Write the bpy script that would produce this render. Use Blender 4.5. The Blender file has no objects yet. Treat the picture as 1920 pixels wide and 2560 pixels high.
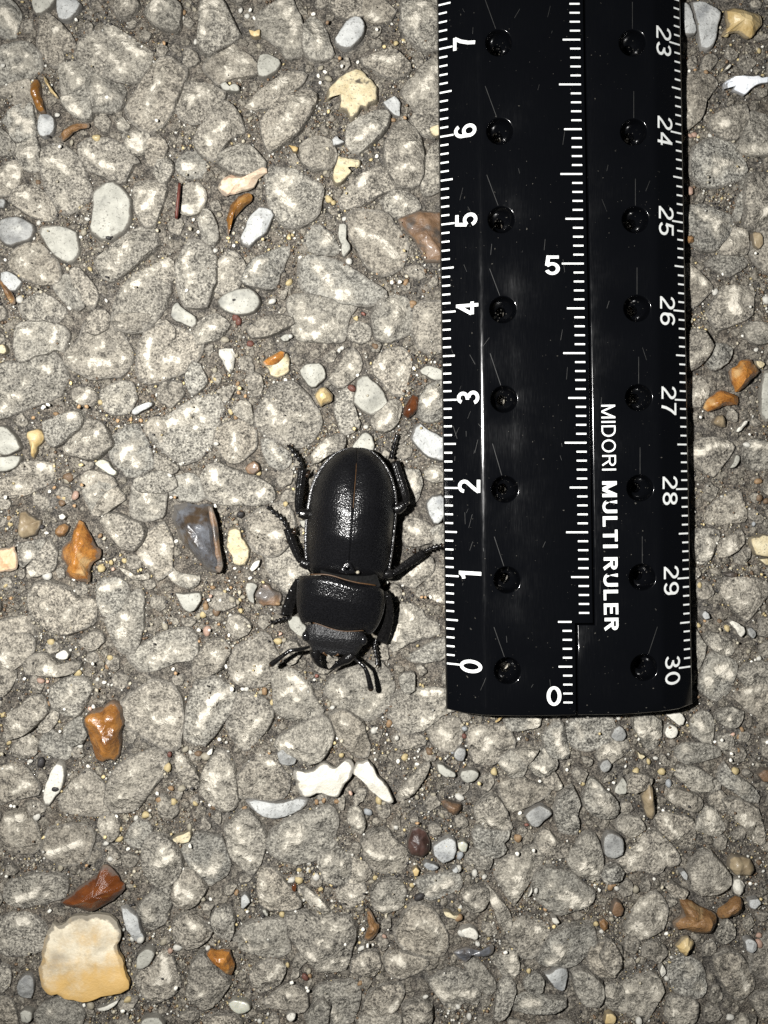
import bpy, bmesh, math, random
import numpy as np
from mathutils import Vector, noise
from mathutils.geometry import delaunay_2d_cdt

# ------------------------------------------------------------------ camera, world, flash, exposure
scene = bpy.context.scene
scene.unit_settings.scale_length = 0.01          # 1 unit = 1 cm: a close-up of a few centimetres
COL = scene.collection
DIST = 12.0                                       # camera height above the road, cm
KPX = 2560.0                                      # photo pixels per (unit / distance)
NADIR = (960.0, 1150.0)

cam_data = bpy.data.cameras.new('camera')
cam_data.sensor_fit = 'VERTICAL'
cam_data.angle_y = 2 * math.atan(1280.0 / KPX)
cam_data.shift_y = -(1280.0 - NADIR[1]) / 2560.0
cam_data.clip_start = 0.1
cam_data.clip_end = 500
cam = bpy.data.objects.new('camera', cam_data)
cam.location = (0, 0, DIST)
COL.objects.link(cam)
scene.camera = cam

world = bpy.data.worlds.new('World')
scene.world = world
world.use_nodes = True
bg = world.node_tree.nodes['Background']
bg.inputs[0].default_value = (0.75, 0.85, 1.0, 1)
bg.inputs[1].default_value = 0.03

flash_data = bpy.data.lights.new('phone_flash', 'SPOT')
flash_data.energy = 18500
flash_data.color = (1.0, 0.985, 0.955)
flash_data.shadow_soft_size = 0.20
flash_data.spot_size = math.radians(100)
flash_data.spot_blend = 1.0
flash = bpy.data.objects.new('phone_flash', flash_data)
flash.location = (-3.4, 0.9, DIST + 0.2)
flash.rotation_euler = (0, 0, 0)
d = Vector((0.1, -0.4, 0)) - flash.location
flash.rotation_euler = d.to_track_quat('-Z', 'Y').to_euler()
COL.objects.link(flash)

vs = scene.view_settings
vs.view_transform = 'Standard'
vs.look = 'None'
vs.exposure = 0.0
vs.gamma = 1.0
vs.use_curve_mapping = False
scene.cycles.max_bounces = 5
scene.cycles.use_denoising = False            # a denoiser would smear the grain of the stone
scene.cycles.use_adaptive_sampling = False
scene.cycles.sample_clamp_indirect = 3.0

random.seed(7)
RNG = np.random.default_rng(7)


def P(x, y, z=0.0):
    """photo pixel -> world point at height z"""
    s = (DIST - z) / KPX
    return ((x - NADIR[0]) * s, (NADIR[1] - y) * s, z)


GREY = """
0,5 24,2 41,19 46,36 43,58 36,82 14,87 0,82 -12,48|10,34 36,65
101,41 121,36 135,48 149,68 169,82 183,106 186,121 149,123 159,145 149,157 133,162 113,145 104,125 94,111 99,84 96,60|133,68 140,80
195,111 212,89 234,80 258,82 268,108 270,133 258,164 253,186 231,171 205,154 188,140|229,96 248,111 241,125
260,68 277,60 294,72 313,87 338,108 374,128 366,149 364,169 345,193 323,205 289,195 260,186 265,159 275,133 272,106 263,87|272,72 309,96 338,121 362,133;284,145 309,169
149,162 174,157 203,159 229,176 222,183 224,193 212,203 193,217 164,236 152,222 149,193|169,166 183,186 193,203
154,244 183,236 212,212 219,229 227,272 222,292 203,292 183,282 164,265|164,248 178,260 193,282
217,207 231,183 253,193 289,205 309,222 309,246 304,260 282,277 231,272 224,236|244,203 248,234;256,253 284,241
0,121 29,111 68,106 89,125 99,149 96,174 68,188 24,200 0,212 -14,169|14,135 43,125 68,140 72,164 39,169
0,217 29,207 68,193 72,217 75,253 87,275 48,265 12,236 -10,236|60,212
22,280 48,260 77,260 80,294 87,325 68,345 43,350 24,338 22,313 5,301|34,282 46,301 31,328;68,309 77,325
316,265 338,234 359,198 381,169 398,145 422,145 448,162 465,176 453,205 444,234 429,272 410,301 391,313 376,328 350,318 323,289|405,188 386,229 366,284
294,304 306,297 318,313 309,323 297,316|304,309
309,338 338,328 366,333 369,352 362,374 338,381 323,374 313,357|328,357 342,342 350,366
369,352 386,345 403,347 415,366 398,405 374,410 366,386|
195,362 229,345 270,350 301,362 328,386 345,405 325,410 316,434 304,456 272,441 241,424 212,415 198,386|212,376 229,393;236,400 265,410 284,420
94,381 121,364 149,362 178,379 198,405 210,444 222,468 224,487 198,506 181,523 164,530 145,521 128,497 113,463 101,429|121,398 149,405 164,429;154,497 162,501
43,362 68,345 87,350 92,374 89,400 96,410 87,424 60,420 43,395|58,381 68,362 75,391
0,323 19,342 34,362 24,386 0,381 -12,350|
0,424 24,405 43,407 51,422 41,453 24,480 0,482 -10,458|19,415 36,424 41,434;5,434 19,458
362,29 381,10 395,-7 415,-5 448,12 448,60 434,77 410,68 381,53|395,7 386,29;410,12
504,-10 549,-10 559,14 571,34 583,58 595,80 593,92 574,106 549,123 525,133 506,125 496,111 499,60 501,24|511,5 540,10 549,34 559,48;516,24 513,60 511,84
511,164 525,145 545,130 569,111 588,116 607,130 629,145 641,159 639,183 612,188 588,183 569,188 549,205 533,193 518,178|574,125 593,137 607,154 612,169;569,174 588,178
641,48 648,31 665,27 684,17 699,0 723,-10 733,10 745,36 759,68 769,96 754,125 730,137 713,137 699,113 680,101 660,84 646,68|699,5 718,29 728,53 738,77 730,96
446,241 453,222 472,205 501,212 533,219 557,231 552,248 545,270 525,284 508,297 484,304 458,294 443,280 439,260|465,248 480,241 475,258;499,229 506,224
496,374 487,350 506,313 521,294 545,265 559,256 576,265 598,289 603,313 605,330 581,338 564,354 549,374 540,395 516,391|566,313 545,333 521,347 525,362
617,260 631,241 653,222 677,207 704,188 738,178 762,183 757,203 725,227 701,251 684,265 653,265 636,268|622,256 629,248;713,198 689,217
653,301 677,277 699,251 733,234 762,229 786,234 791,246 779,277 766,299 750,318 733,338 713,352 694,366 677,379 665,362 658,338|771,251 738,260 723,284 709,313 684,338
549,386 574,371 598,364 627,369 646,386 660,400 660,422 629,434 593,434 569,424 552,410|
448,395 468,381 492,381 508,395 511,415 506,434 472,439 443,422|463,415 487,415
752,362 774,347 805,342 829,357 839,386 829,415 786,420 757,405|766,376
761,68 778,41 797,53 812,77 824,108 833,133 807,145 783,145 768,135 759,116 766,92|783,60 790,84 802,101 795,116
828,5 865,-7 908,-7 913,19 903,34 874,39 845,34 831,24|
913,-7 949,-7 968,10 985,24 973,43 942,48 918,39 908,19|925,34 942,41
1007,0 1033,-7 1086,-7 1111,29 1113,72 1106,108 1058,121 1033,101 1014,84 1004,60|1058,12 1043,34 1033,60;1070,19 1074,34
908,145 932,135 961,128 990,128 1009,140 1024,159 1019,178 990,193 961,183 937,169 913,159|937,142 961,149 976,157 990,145 1002,145
1009,222 1033,193 1058,164 1082,149 1101,164 1115,236 1086,265 1058,280 1029,260 1009,236|1089,174 1072,198 1058,222 1038,241
1029,284 1058,280 1089,270 1106,313 1082,338 1053,328 1029,309|
874,313 908,294 937,280 966,277 971,294 966,318 942,342 923,362 898,379 879,371 865,352|889,357 908,338 932,323
966,362 976,333 990,309 1014,306 1038,325 1053,357 1058,400 1055,434 1043,458 1019,468 992,463 980,444 968,415|1004,376 1029,362;990,422 1004,429 1021,410 1036,429
1067,395 1082,362 1111,362 1111,458 1077,480 1058,477 1058,446|1077,410
27,487 39,472 63,463 87,468 106,482 121,501 133,521 133,540 116,549 92,540 68,530 43,516 31,506|48,487 63,487 82,501;101,525
333,477 338,463 352,453 374,458 398,455 415,472 400,501 393,521 391,545 386,559 366,564 352,549 340,525 335,501|350,492 366,482 381,487 376,511 362,521 354,501
241,651 251,639 277,622 301,603 325,583 350,569 374,574 391,588 393,612 376,631 352,646 328,670 301,689 275,699 256,684 246,665|321,603 313,629 289,651 275,675
24,641 39,622 68,610 96,612 116,631 133,651 145,675 145,694 133,704 96,704 68,694 39,680 22,660|87,624 68,636 48,651 58,660;101,684 113,694
176,680 188,672 203,677 217,699 231,718 241,738 236,757 229,769 212,757 198,733 183,709|
135,709 149,694 169,687 176,704 188,728 203,747 205,762 193,769 174,762 157,747 140,728|149,716
48,766 72,747 101,733 125,747 149,762 159,781 140,800 96,800 60,795|116,757 121,771
282,786 289,750 309,716 333,689 362,670 391,656 415,648 429,665 424,701 415,725 410,762 386,800 350,827 309,824 284,810|405,660 362,682 338,709 313,723
222,800 234,781 260,779 270,793 265,820 241,834 217,824|
443,472 468,460 496,460 511,484 506,506 492,525 468,530 451,525 443,501|496,468 504,492 496,516;458,521 482,523
395,400 419,400 429,419 419,443 400,453 386,429|
665,436 684,419 713,422 742,431 766,446 791,458 803,470 798,496 795,525 786,540 762,557 738,564 709,559 689,535 675,511 668,477|699,453 694,477 709,496 733,511;723,443 709,463
499,549 511,525 525,533 535,559 545,593 525,607 506,593|511,535 508,549
441,665 453,631 472,603 492,600 511,612 525,627 535,646 537,670 535,701 528,733 516,762 492,766 463,762 451,738 443,709|468,636 463,670 477,689 477,713
400,660 419,646 429,656 429,689 414,713 395,718|417,656
540,680 549,651 564,631 583,631 603,651 610,675 598,704 583,723 559,730 537,723 535,701|566,651 562,675 557,694
607,699 622,665 641,648 665,641 689,627 713,612 723,622 709,660 694,689 684,718 660,718 641,709 617,709|660,653 641,670 622,694;651,680
773,581 783,564 802,569 821,583 836,603 845,622 836,634 816,634 792,629 768,617 766,600|816,583 824,598 812,603
848,506 860,487 879,463 901,443 925,424 949,419 976,429 985,448 990,468 971,472 942,484 923,501 903,508 879,516 855,516|913,443 903,463;869,472
956,501 971,487 990,477 1014,482 1033,492 1048,511 1045,521 1029,530 1009,540 985,540 966,525|990,496 1009,511
869,545 884,525 913,525 942,528 966,533 980,557 995,578 1009,593 1017,612 1014,636 1004,660 990,670 971,684 951,684 932,670 913,651 901,627 884,598 872,574|894,574 918,593 942,598 966,612 980,631 990,641
751,646 768,636 792,636 821,646 850,656 879,675 908,694 937,709 956,723 961,742 942,757 918,764 889,757 855,752 826,738 792,733 763,728 749,699|788,660 807,675 819,689 826,718;841,738 869,742
39,848 43,819 53,807 82,810 106,807 135,812 157,819 166,839 162,863 154,880 130,870 111,882 87,887 68,899 55,906 43,892 36,868|130,819 133,839 128,860;58,834 82,829
-10,916 19,906 48,911 72,911 96,887 121,880 137,887 149,906 154,925 164,945 154,969 140,988 116,998 92,1007 68,1017 39,1029 14,1039 -10,1039|0,1022 24,993 43,998;63,959;116,925
198,848 203,824 212,805 231,790 260,786 277,800 284,819 294,839 309,858 323,875 323,896 313,921 294,935 270,940 241,942 222,940 203,925 178,916 162,904 166,882 178,868|241,848 256,863 241,872;169,887 188,901;217,906 241,901 265,908;309,882 304,901
282,800 294,786 338,786 386,790 400,805 381,819 342,822 313,819 294,829|
347,887 352,858 366,834 386,819 415,810 444,824 468,834 497,843 501,868 492,892 468,916 434,935 400,945 376,954 357,949 342,925|381,843 366,868 364,896 374,921 386,940;410,901 444,901
256,978 275,964 299,954 323,959 333,974 333,998 323,1022 304,1031 280,1031 260,1017 253,998|270,1003 289,998 306,988
108,1056 125,1051 149,1041 174,1031 193,1029 203,1046 198,1070 178,1080 164,1099 145,1113 121,1104 111,1080|178,1036 190,1034
159,1118 174,1099 193,1080 207,1060 222,1048 241,1053 256,1068 270,1089 280,1109 260,1125 246,1138 222,1145 193,1138 169,1133|188,1106 217,1097 246,1084;169,1125
275,1118 284,1094 299,1080 323,1070 342,1065 357,1084 366,1109 376,1138 379,1162 362,1176 342,1186 318,1186 299,1166 280,1147|338,1109 309,1128 304,1147 338,1152;342,1162
364,1065 381,1048 410,1046 424,1060 424,1101 405,1109 381,1094 366,1080|395,1060
48,1162 77,1157 106,1159 130,1164 128,1186 121,1205 96,1215 63,1215 34,1205 29,1186|101,1164 121,1171
207,1191 222,1181 246,1186 270,1193 284,1210 270,1224 231,1229 203,1215|222,1193
338,1200 366,1186 400,1181 429,1191 439,1215 410,1229 362,1229 338,1220|
484,819 506,800 535,790 559,800 569,814 559,831 540,843 516,848 496,855 487,839|496,843 516,824 545,807
390,810 414,805 434,824 431,843 410,848 390,839|
463,945 468,921 477,906 496,913 506,930 513,952 501,969 492,978 477,983 468,964|
400,1060 419,1041 448,1022 477,1003 496,993 525,988 549,988 559,1003 549,1027 540,1053 535,1077 525,1109 506,1133 487,1147 463,1154 434,1142 410,1123 390,1109 376,1084|410,1060 443,1051 468,1034 487,1017;468,1051 492,1070;482,1036 511,1051
569,969 545,978 559,1003 569,993 583,974|
540,1084 559,1065 583,1056 612,1056 631,1070 636,1099 631,1123 612,1142 588,1152 569,1147 549,1128 537,1109|583,1080 586,1104 586,1123;574,1145 588,1142
583,1022 603,1007 622,1012 627,1036 627,1060 612,1051 593,1036|607,1012 617,1027
636,1041 651,1017 665,993 680,969 704,959 733,959 752,974 766,993 776,1012 793,1031 800,1056 791,1080 776,1099 752,1113 728,1113 699,1104 670,1089 641,1065|675,1017 689,1036 682,1056 699,1070;704,1060 728,1041 762,1041
619,949 634,935 651,945 651,964 646,983 627,983|
622,819 641,805 670,795 704,790 728,795 730,810 713,819 689,829 665,836 641,843 627,834|
390,1138 414,1152 439,1166 434,1181 410,1181 386,1166|
656,1104 670,1099 689,1113 713,1128 723,1152 713,1166 694,1171 675,1157 660,1128|680,1113 694,1142 711,1152
720,754 734,739 763,737 792,744 826,754 860,756 889,763 874,783 865,797 862,821 857,850 836,850 807,845 778,848 749,845 737,826 732,802 725,773|742,763 763,792 778,802;797,826 816,812 836,812;754,836 792,841
932,792 937,773 951,751 971,744 990,742 1009,744 1021,763 1029,783 1033,802 1026,826 1009,836 990,845 961,850 942,841 937,816|985,754 1000,778 990,792 976,812 971,826
874,831 879,816 894,807 913,812 923,826 918,845 898,853 879,845|
826,947 841,927 855,908 865,889 877,872 889,879 898,903 898,923 884,942 869,959 855,966 836,956|877,913 882,920
939,908 951,889 976,874 1004,874 1019,889 1024,913 1019,947 1009,976 990,985 971,971 956,951 942,932|966,898 954,908 954,920;1007,923 1002,942
1038,768 1062,759 1101,756 1130,768 1130,816 1120,865 1082,879 1048,865 1038,841 1033,816|1062,778 1072,792
841,1024 845,995 860,976 879,971 889,990 879,1009 889,1033 898,1058 879,1077 855,1082 845,1053|
932,1048 951,1029 976,1004 995,1004 1000,1024 990,1043 985,1062 961,1077 942,1072|980,1038 951,1058
1048,1033 1053,1000 1067,971 1106,951 1130,961 1130,1033 1082,1053 1058,1048|1072,1004 1082,985
-10,1210 24,1195 72,1190 121,1195 96,1219 58,1234 19,1243 -10,1243|48,1217 58,1214
-10,1253 10,1248 19,1258 14,1268 -10,1272|
48,1362 77,1357 106,1352 104,1366 96,1381 77,1400 58,1415 48,1398 46,1378|63,1383 77,1388
116,1349 125,1359 135,1383 133,1407 125,1424 101,1434 82,1441 72,1431 72,1415 92,1395 106,1374|80,1434
212,1205 241,1190 277,1200 284,1212 270,1227 256,1239 246,1258 229,1275 222,1258 210,1234|217,1236 236,1234 231,1243
289,1222 304,1239 309,1248 289,1263 265,1280 241,1289 229,1282 241,1268 256,1248 270,1231|270,1243
333,1219 357,1200 395,1195 410,1210 410,1248 405,1287 381,1296 347,1299 330,1287 328,1253|362,1234 369,1248;386,1272
251,1306 270,1287 294,1287 323,1301 352,1311 362,1325 352,1349 333,1374 304,1369 289,1354 270,1330|277,1308 284,1330 294,1354
345,1364 357,1340 381,1330 405,1311 420,1335 429,1359 429,1393 424,1422 410,1436 395,1448 381,1436 366,1412 352,1393|405,1364 410,1378;359,1388 374,1412
304,1422 323,1427 342,1439 366,1431 369,1446 342,1446 318,1436|313,1429 357,1439
72,1513 77,1484 92,1460 116,1456 145,1465 178,1484 188,1499 217,1499 234,1509 231,1538 231,1557 203,1571 164,1586 135,1581 111,1562 87,1538|219,1506 227,1523;169,1538 181,1521;121,1523
0,1557 34,1547 68,1540 75,1557 72,1581 77,1610 48,1624 0,1624 -10,1586|
244,1470 256,1451 284,1451 313,1465 318,1489 304,1509 289,1533 260,1538 246,1509|251,1475 270,1470 299,1460;256,1523
265,1552 294,1533 309,1509 328,1484 347,1475 359,1489 359,1518 352,1542 352,1571 347,1600 338,1624 309,1634 289,1615 275,1586|309,1542 318,1552 304,1586
619,1301 636,1287 656,1272 680,1263 704,1260 723,1277 733,1301 738,1325 728,1349 713,1369 694,1383 670,1388 641,1378 624,1354 622,1325|641,1325 665,1325;675,1340 689,1335
668,1398 684,1383 709,1369 733,1359 757,1383 771,1412 776,1429 742,1441 728,1460 718,1484 704,1470 684,1446 670,1422|709,1427 733,1431 723,1460
506,1190 525,1166 549,1161 583,1181 622,1190 656,1205 675,1219 682,1243 660,1258 631,1260 603,1258 569,1258 535,1253 518,1239 513,1219|521,1188 535,1176 540,1210;646,1234 665,1224;564,1251 593,1253
422,1210 443,1195 472,1190 496,1200 511,1219 513,1241 487,1251 453,1248 429,1234|463,1202
419,1436 434,1422 448,1436 468,1441 492,1441 487,1460 468,1468 439,1456|424,1436 439,1446;477,1451
-10,1600 24,1590 68,1590 82,1610 77,1634 63,1648 34,1672 10,1687 -10,1692|0,1648 19,1634;10,1668
65,1658 82,1639 101,1634 125,1643 149,1663 178,1653 200,1658 188,1680 164,1687 140,1687 106,1682 68,1682|116,1670 145,1680
0,1711 14,1692 34,1682 34,1701 19,1721 5,1740 -10,1745|
7,1841 12,1812 24,1783 48,1774 72,1749 96,1740 111,1759 113,1788 92,1807 68,1827 39,1841 19,1851|96,1783 106,1798;39,1812 53,1817
96,1829 106,1803 125,1783 140,1783 135,1807 116,1827|
130,1721 149,1706 183,1696 212,1701 227,1721 217,1749 203,1774 183,1793 159,1783 135,1769 128,1745|164,1749 178,1735 193,1725
99,1865 111,1841 130,1834 149,1846 169,1865 171,1889 159,1899 130,1889 106,1882|
164,1822 183,1803 203,1798 207,1822 212,1841 203,1856 178,1860 164,1841|
304,1759 323,1745 347,1721 366,1711 395,1706 429,1716 448,1749 453,1793 453,1829 446,1860 434,1875 405,1870 376,1851 347,1836 323,1822 309,1793|352,1754 371,1778 386,1803 400,1807;405,1803 434,1803
0,1928 24,1918 58,1923 77,1942 96,1966 87,1986 48,1991 19,2000 0,2015 -10,1962|10,1923 34,1921;53,1957 63,1962 39,1976
149,2000 169,1971 193,1947 217,1928 231,1938 246,1957 260,1981 270,2000 270,2029 231,2039 183,2034 154,2024|190,1962 203,1976
265,2000 270,1962 289,1928 318,1904 352,1889 381,1875 405,1880 415,1909 400,1942 386,1962 371,1986 352,2010 323,2029 284,2029|352,1918 323,1942 313,1981 294,1995
34,1870 53,1851 72,1844 87,1860 82,1884 58,1894 34,1889|77,1856
320,1643 347,1619 376,1605 400,1590 429,1578 463,1573 482,1590 489,1610 484,1639 468,1653 439,1653 410,1663 381,1677 352,1677 332,1663|378,1653 405,1641 429,1629 463,1629
439,1884 453,1889 468,1904 482,1923 496,1947 492,1966 472,1971 458,1952 443,1918|453,1904
484,1653 501,1629 521,1610 545,1605 564,1610 574,1629 564,1653 549,1672 530,1687 506,1696 487,1687|540,1634 554,1643
578,1643 593,1619 622,1605 656,1586 675,1605 680,1629 694,1643 689,1672 675,1696 660,1711 631,1713 607,1711 588,1701 578,1677|646,1672 622,1682 593,1692
682,1701 697,1682 718,1675 742,1687 762,1706 776,1730 795,1754 805,1778 781,1793 747,1803 713,1793 689,1774 684,1749 689,1725|692,1687;723,1692 742,1701 762,1716 733,1721 709,1730;738,1721 742,1749;747,1788
482,1730 492,1706 521,1696 545,1701 559,1716 578,1721 588,1745 583,1769 564,1788 549,1803 540,1827 525,1841 516,1860 487,1856 463,1846 463,1817 472,1783 472,1759|564,1735 535,1749 516,1778 501,1812;484,1831
593,1745 617,1737 641,1745 665,1759 677,1776 675,1803 665,1822 651,1841 636,1856 622,1870 603,1870 588,1851 574,1831 569,1812 576,1783|651,1798 631,1817 612,1836 607,1856
692,1865 699,1844 723,1827 752,1812 781,1803 805,1793 824,1812 829,1841 820,1875 800,1899 766,1909 747,1894 723,1880 699,1875|704,1865 728,1860 742,1880;762,1894
501,1962 511,1933 525,1904 540,1884 559,1884 574,1899 583,1918 583,1947 590,1976 593,2005 578,2024 545,2024 521,2000 506,1981|530,1938 530,1976 540,1986;545,1942 569,1928
588,1966 593,1947 612,1923 636,1899 656,1889 684,1904 699,1928 716,1947 718,1971 709,1991 684,2000 656,2000 631,1991 603,1995|651,1894 684,1913;603,1962 617,1966;680,1981;651,1957
816,1734 826,1706 850,1686 879,1672 913,1667 947,1662 971,1686 983,1720 976,1744 966,1768 949,1788 923,1797 894,1795 869,1783 845,1763 826,1749|966,1725 947,1744 932,1768 903,1783;841,1725 845,1744
980,1768 990,1739 1009,1730 1045,1730 1082,1725 1111,1730 1130,1749 1130,1778 1101,1788 1082,1807 1058,1821 1029,1831 1004,1831 990,1816 976,1792|1058,1807 1094,1788;1053,1734 1101,1734
1072,1831 1086,1812 1115,1797 1144,1802 1154,1826 1149,1855 1135,1874 1106,1874 1086,1860 1077,1845|1101,1828 1120,1836 1115,1860
826,1792 841,1783 860,1778 879,1792 903,1807 908,1831 923,1865 918,1889 894,1894 874,1874 855,1855 836,1821|855,1797 865,1812
995,1990 1014,1961 1038,1942 1053,1918 1072,1908 1070,1927 1053,1951 1038,1976 1019,1995 1004,2004|1009,1985 1029,1966
985,1845 1004,1836 1033,1836 1053,1845 1060,1860 1043,1869 1014,1869 990,1865|
874,2033 889,2024 903,2038 910,2062 903,2082 884,2072 874,2053|889,2038 898,2062
667,2106 686,2077 710,2058 739,2043 773,2036 802,2024 821,2021 838,2038 841,2062 831,2091 836,2115 812,2140 778,2154 739,2159 701,2149 677,2130|720,2082 749,2077;744,2101 710,2120
1173,1855 1175,1836 1183,1821 1207,1821 1241,1821 1269,1819 1279,1836 1286,1860 1274,1879 1250,1894 1231,1908 1207,1908 1188,1903 1178,1879|1221,1855 1216,1874;1192,1831 1207,1826;1202,1903
1265,1802 1279,1792 1303,1790 1332,1790 1347,1800 1347,1812 1337,1819 1323,1819 1313,1821 1294,1826 1274,1821|1332,1795 1342,1807 1327,1814
1361,1841 1376,1826 1385,1816 1400,1809 1409,1812 1412,1841 1419,1865 1424,1889 1404,1894 1380,1889 1368,1869|1390,1833 1395,1860 1409,1884
1414,1841 1419,1821 1433,1802 1448,1790 1472,1788 1506,1788 1530,1802 1535,1826 1525,1850 1496,1869 1462,1874 1433,1865 1419,1855|1448,1816 1453,1841
1245,1903 1260,1894 1279,1879 1294,1884 1303,1894 1313,1908 1318,1913 1310,1927 1303,1944 1294,1949 1279,1942 1267,1927 1253,1915|1260,1913 1284,1918 1294,1923;1279,1932
1289,1879 1313,1877 1342,1877 1332,1891 1318,1908 1308,1898 1298,1889|1323,1884
1323,1908 1337,1889 1351,1879 1366,1879 1380,1894 1388,1903 1383,1920 1371,1935 1356,1937 1342,1935 1330,1923|1337,1918 1361,1923;1366,1882
1361,1949 1371,1935 1383,1930 1392,1942 1400,1956 1404,1971 1390,1976 1371,1964|1402,1966
1253,1973 1260,1956 1279,1951 1308,1951 1318,1961 1342,1964 1361,1968 1376,1973 1366,1990 1347,2000 1327,2007 1313,2019 1294,2024 1279,2029 1269,2014 1255,1990|1279,2024;1265,1961
1190,2024 1202,2012 1212,2000 1226,1992 1245,2000 1255,2014 1265,2033 1274,2053 1279,2067 1269,2077 1245,2072 1226,2072 1212,2062 1197,2048|1207,2053 1231,2053 1255,2067
1185,2082 1197,2072 1221,2077 1241,2082 1260,2082 1274,2077 1269,2096 1255,2106 1265,2120 1250,2140 1216,2144 1192,2120|
1392,2024 1400,1995 1414,1980 1433,1976 1443,1995 1448,2014 1438,2033 1448,2058 1443,2082 1424,2086 1404,2077 1395,2053|
1462,1990 1470,1966 1482,1951 1496,1961 1511,1980 1530,1995 1544,2019 1535,2043 1506,2043 1477,2029 1467,2014|1482,1961;1496,1995 1520,2014
1342,2096 1356,2082 1371,2077 1385,2089 1390,2106 1409,2111 1443,2115 1433,2140 1390,2144 1356,2130|1356,2096 1376,2086 1385,2101
1496,1889 1510,1869 1534,1857 1563,1853 1571,1869 1566,1884 1544,1898 1527,1908 1506,1903|1520,1874 1530,1889
1588,1816 1585,1792 1597,1783 1626,1788 1650,1807 1655,1826 1653,1841 1641,1855 1631,1874 1616,1865 1602,1841|1607,1831 1626,1821 1641,1841
1737,1807 1747,1792 1766,1783 1778,1792 1783,1812 1783,1836 1780,1860 1766,1860 1747,1845 1735,1831|1751,1812 1771,1831 1771,1845
1795,1797 1804,1783 1829,1773 1858,1783 1853,1802 1838,1816 1814,1812|1821,1795
1751,1720 1766,1710 1809,1701 1829,1715 1819,1734 1795,1749 1771,1739|
1838,1744 1858,1730 1886,1715 1920,1706 1935,1720 1935,1812 1915,1812 1896,1792 1877,1773 1853,1759|1853,1739 1886,1730 1906,1720
1797,1850 1809,1841 1829,1845 1833,1860 1824,1869 1807,1872|
1694,1879 1713,1865 1742,1867 1771,1865 1795,1874 1800,1889 1776,1898 1747,1903 1718,1908 1703,1898|1713,1874
1573,1976 1575,1947 1588,1937 1612,1942 1631,1951 1616,1966 1592,1976|
1698,1942 1696,1923 1718,1918 1747,1927 1776,1942 1795,1956 1797,1971 1780,1980 1756,1980 1732,1976 1713,1961|1708,1947 1732,1961 1761,1976
1800,1956 1809,1923 1819,1913 1838,1942 1862,1956 1882,1971 1896,1990 1891,2009 1867,2000 1838,1976 1814,1966|1853,1956 1862,1971
1674,1990 1682,1973 1694,1976 1713,1988 1737,1990 1756,2004 1751,2024 1737,2029 1718,2019 1694,2009 1679,2004|1679,1990
1643,2048 1665,2036 1698,2041 1723,2048 1737,2067 1737,2091 1727,2115 1703,2115 1679,2096 1655,2082 1645,2067|1665,2043 1674,2067 1698,2091
1549,2058 1559,2045 1583,2048 1602,2053 1612,2072 1592,2086 1573,2089 1554,2077|1578,2082 1592,2084
1742,2072 1756,2048 1776,2024 1790,2033 1804,2058 1809,2077 1790,2089 1766,2082|1780,2033 1773,2062 1790,2082
1809,2004 1838,2000 1872,2014 1896,2033 1906,2062 1915,2096 1906,2111 1882,2101 1867,2072 1848,2053 1824,2033|1858,2043 1882,2067 1896,2096
1780,1990 1804,1985 1819,2000 1809,2029 1785,2014|
987,1451 1009,1429 1030,1418 1048,1404 1063,1393 1081,1407 1081,1422 1070,1440 1052,1454 1037,1465 1016,1458 994,1454|1052,1407 1041,1425 1027,1436
1070,1447 1077,1433 1092,1414 1110,1407 1124,1418 1124,1509 1103,1501 1085,1494 1070,1472|1092,1498 1099,1512
980,1559 987,1537 1001,1519 1019,1516 1041,1523 1056,1537 1059,1552 1074,1559 1088,1559 1095,1574 1092,1588 1074,1592 1052,1595 1030,1599 1012,1610 1001,1624 987,1628 972,1606 967,1592 972,1577|1016,1530 1027,1545;998,1570 983,1588 994,1610
1019,1642 1037,1632 1063,1624 1088,1606 1110,1599 1113,1635 1099,1650 1063,1653 1034,1653|
1001,1697 1012,1686 1034,1686 1034,1722 1019,1729 1005,1718|
14,2042 34,2040 58,2032 65,2047 82,2056 92,2076 96,2100 92,2124 72,2134 48,2134 24,2124 10,2105 0,2081 5,2061|19,2047 43,2047 58,2040;39,2066;34,2090 53,2109
106,2124 111,2100 121,2076 140,2071 169,2066 198,2066 222,2081 229,2100 227,2119 217,2143 193,2158 159,2163 130,2148 111,2138|121,2138 149,2129 178,2119 198,2109
12,2225 29,2206 58,2196 92,2191 125,2187 149,2191 166,2206 162,2230 154,2244 125,2254 96,2259 63,2269 29,2264 10,2249|34,2259 58,2244 87,2235 101,2220;118,2237
0,2302 24,2298 48,2293 72,2298 96,2312 111,2336 106,2370 72,2389 24,2389 -10,2375 -10,2322|43,2305 58,2305;5,2341 10,2360
313,2100 328,2071 342,2056 366,2061 376,2081 366,2105 352,2119 328,2114|338,2081
265,2129 275,2124 294,2143 294,2158 280,2163 270,2148|284,2153
357,2119 366,2100 390,2088 414,2097 434,2117 448,2138 453,2163 443,2187 424,2211 400,2220 376,2201 359,2167|395,2153 429,2138;410,2124
347,2273 366,2249 390,2230 414,2216 424,2230 424,2259 419,2283 410,2307 386,2322 361,2312|376,2278 366,2293
458,2129 472,2114 484,2100 492,2090 511,2090 535,2093 549,2097 559,2114 564,2138 569,2163 564,2182 545,2201 525,2211 511,2196 492,2187 482,2172 468,2153|545,2148 535,2167 528,2182;463,2124;482,2177 501,2177
431,2240 436,2216 443,2196 458,2182 477,2177 496,2196 511,2216 511,2230 496,2249 482,2264 463,2269 443,2266 434,2254|446,2220 453,2230 477,2220;463,2254 487,2230
566,2071 578,2056 598,2042 617,2028 631,2042 646,2066 656,2090 665,2107 656,2124 648,2143 646,2163 631,2182 607,2172 588,2153 574,2134 574,2100|588,2071 598,2090 603,2100;598,2129 612,2148 631,2148
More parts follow.
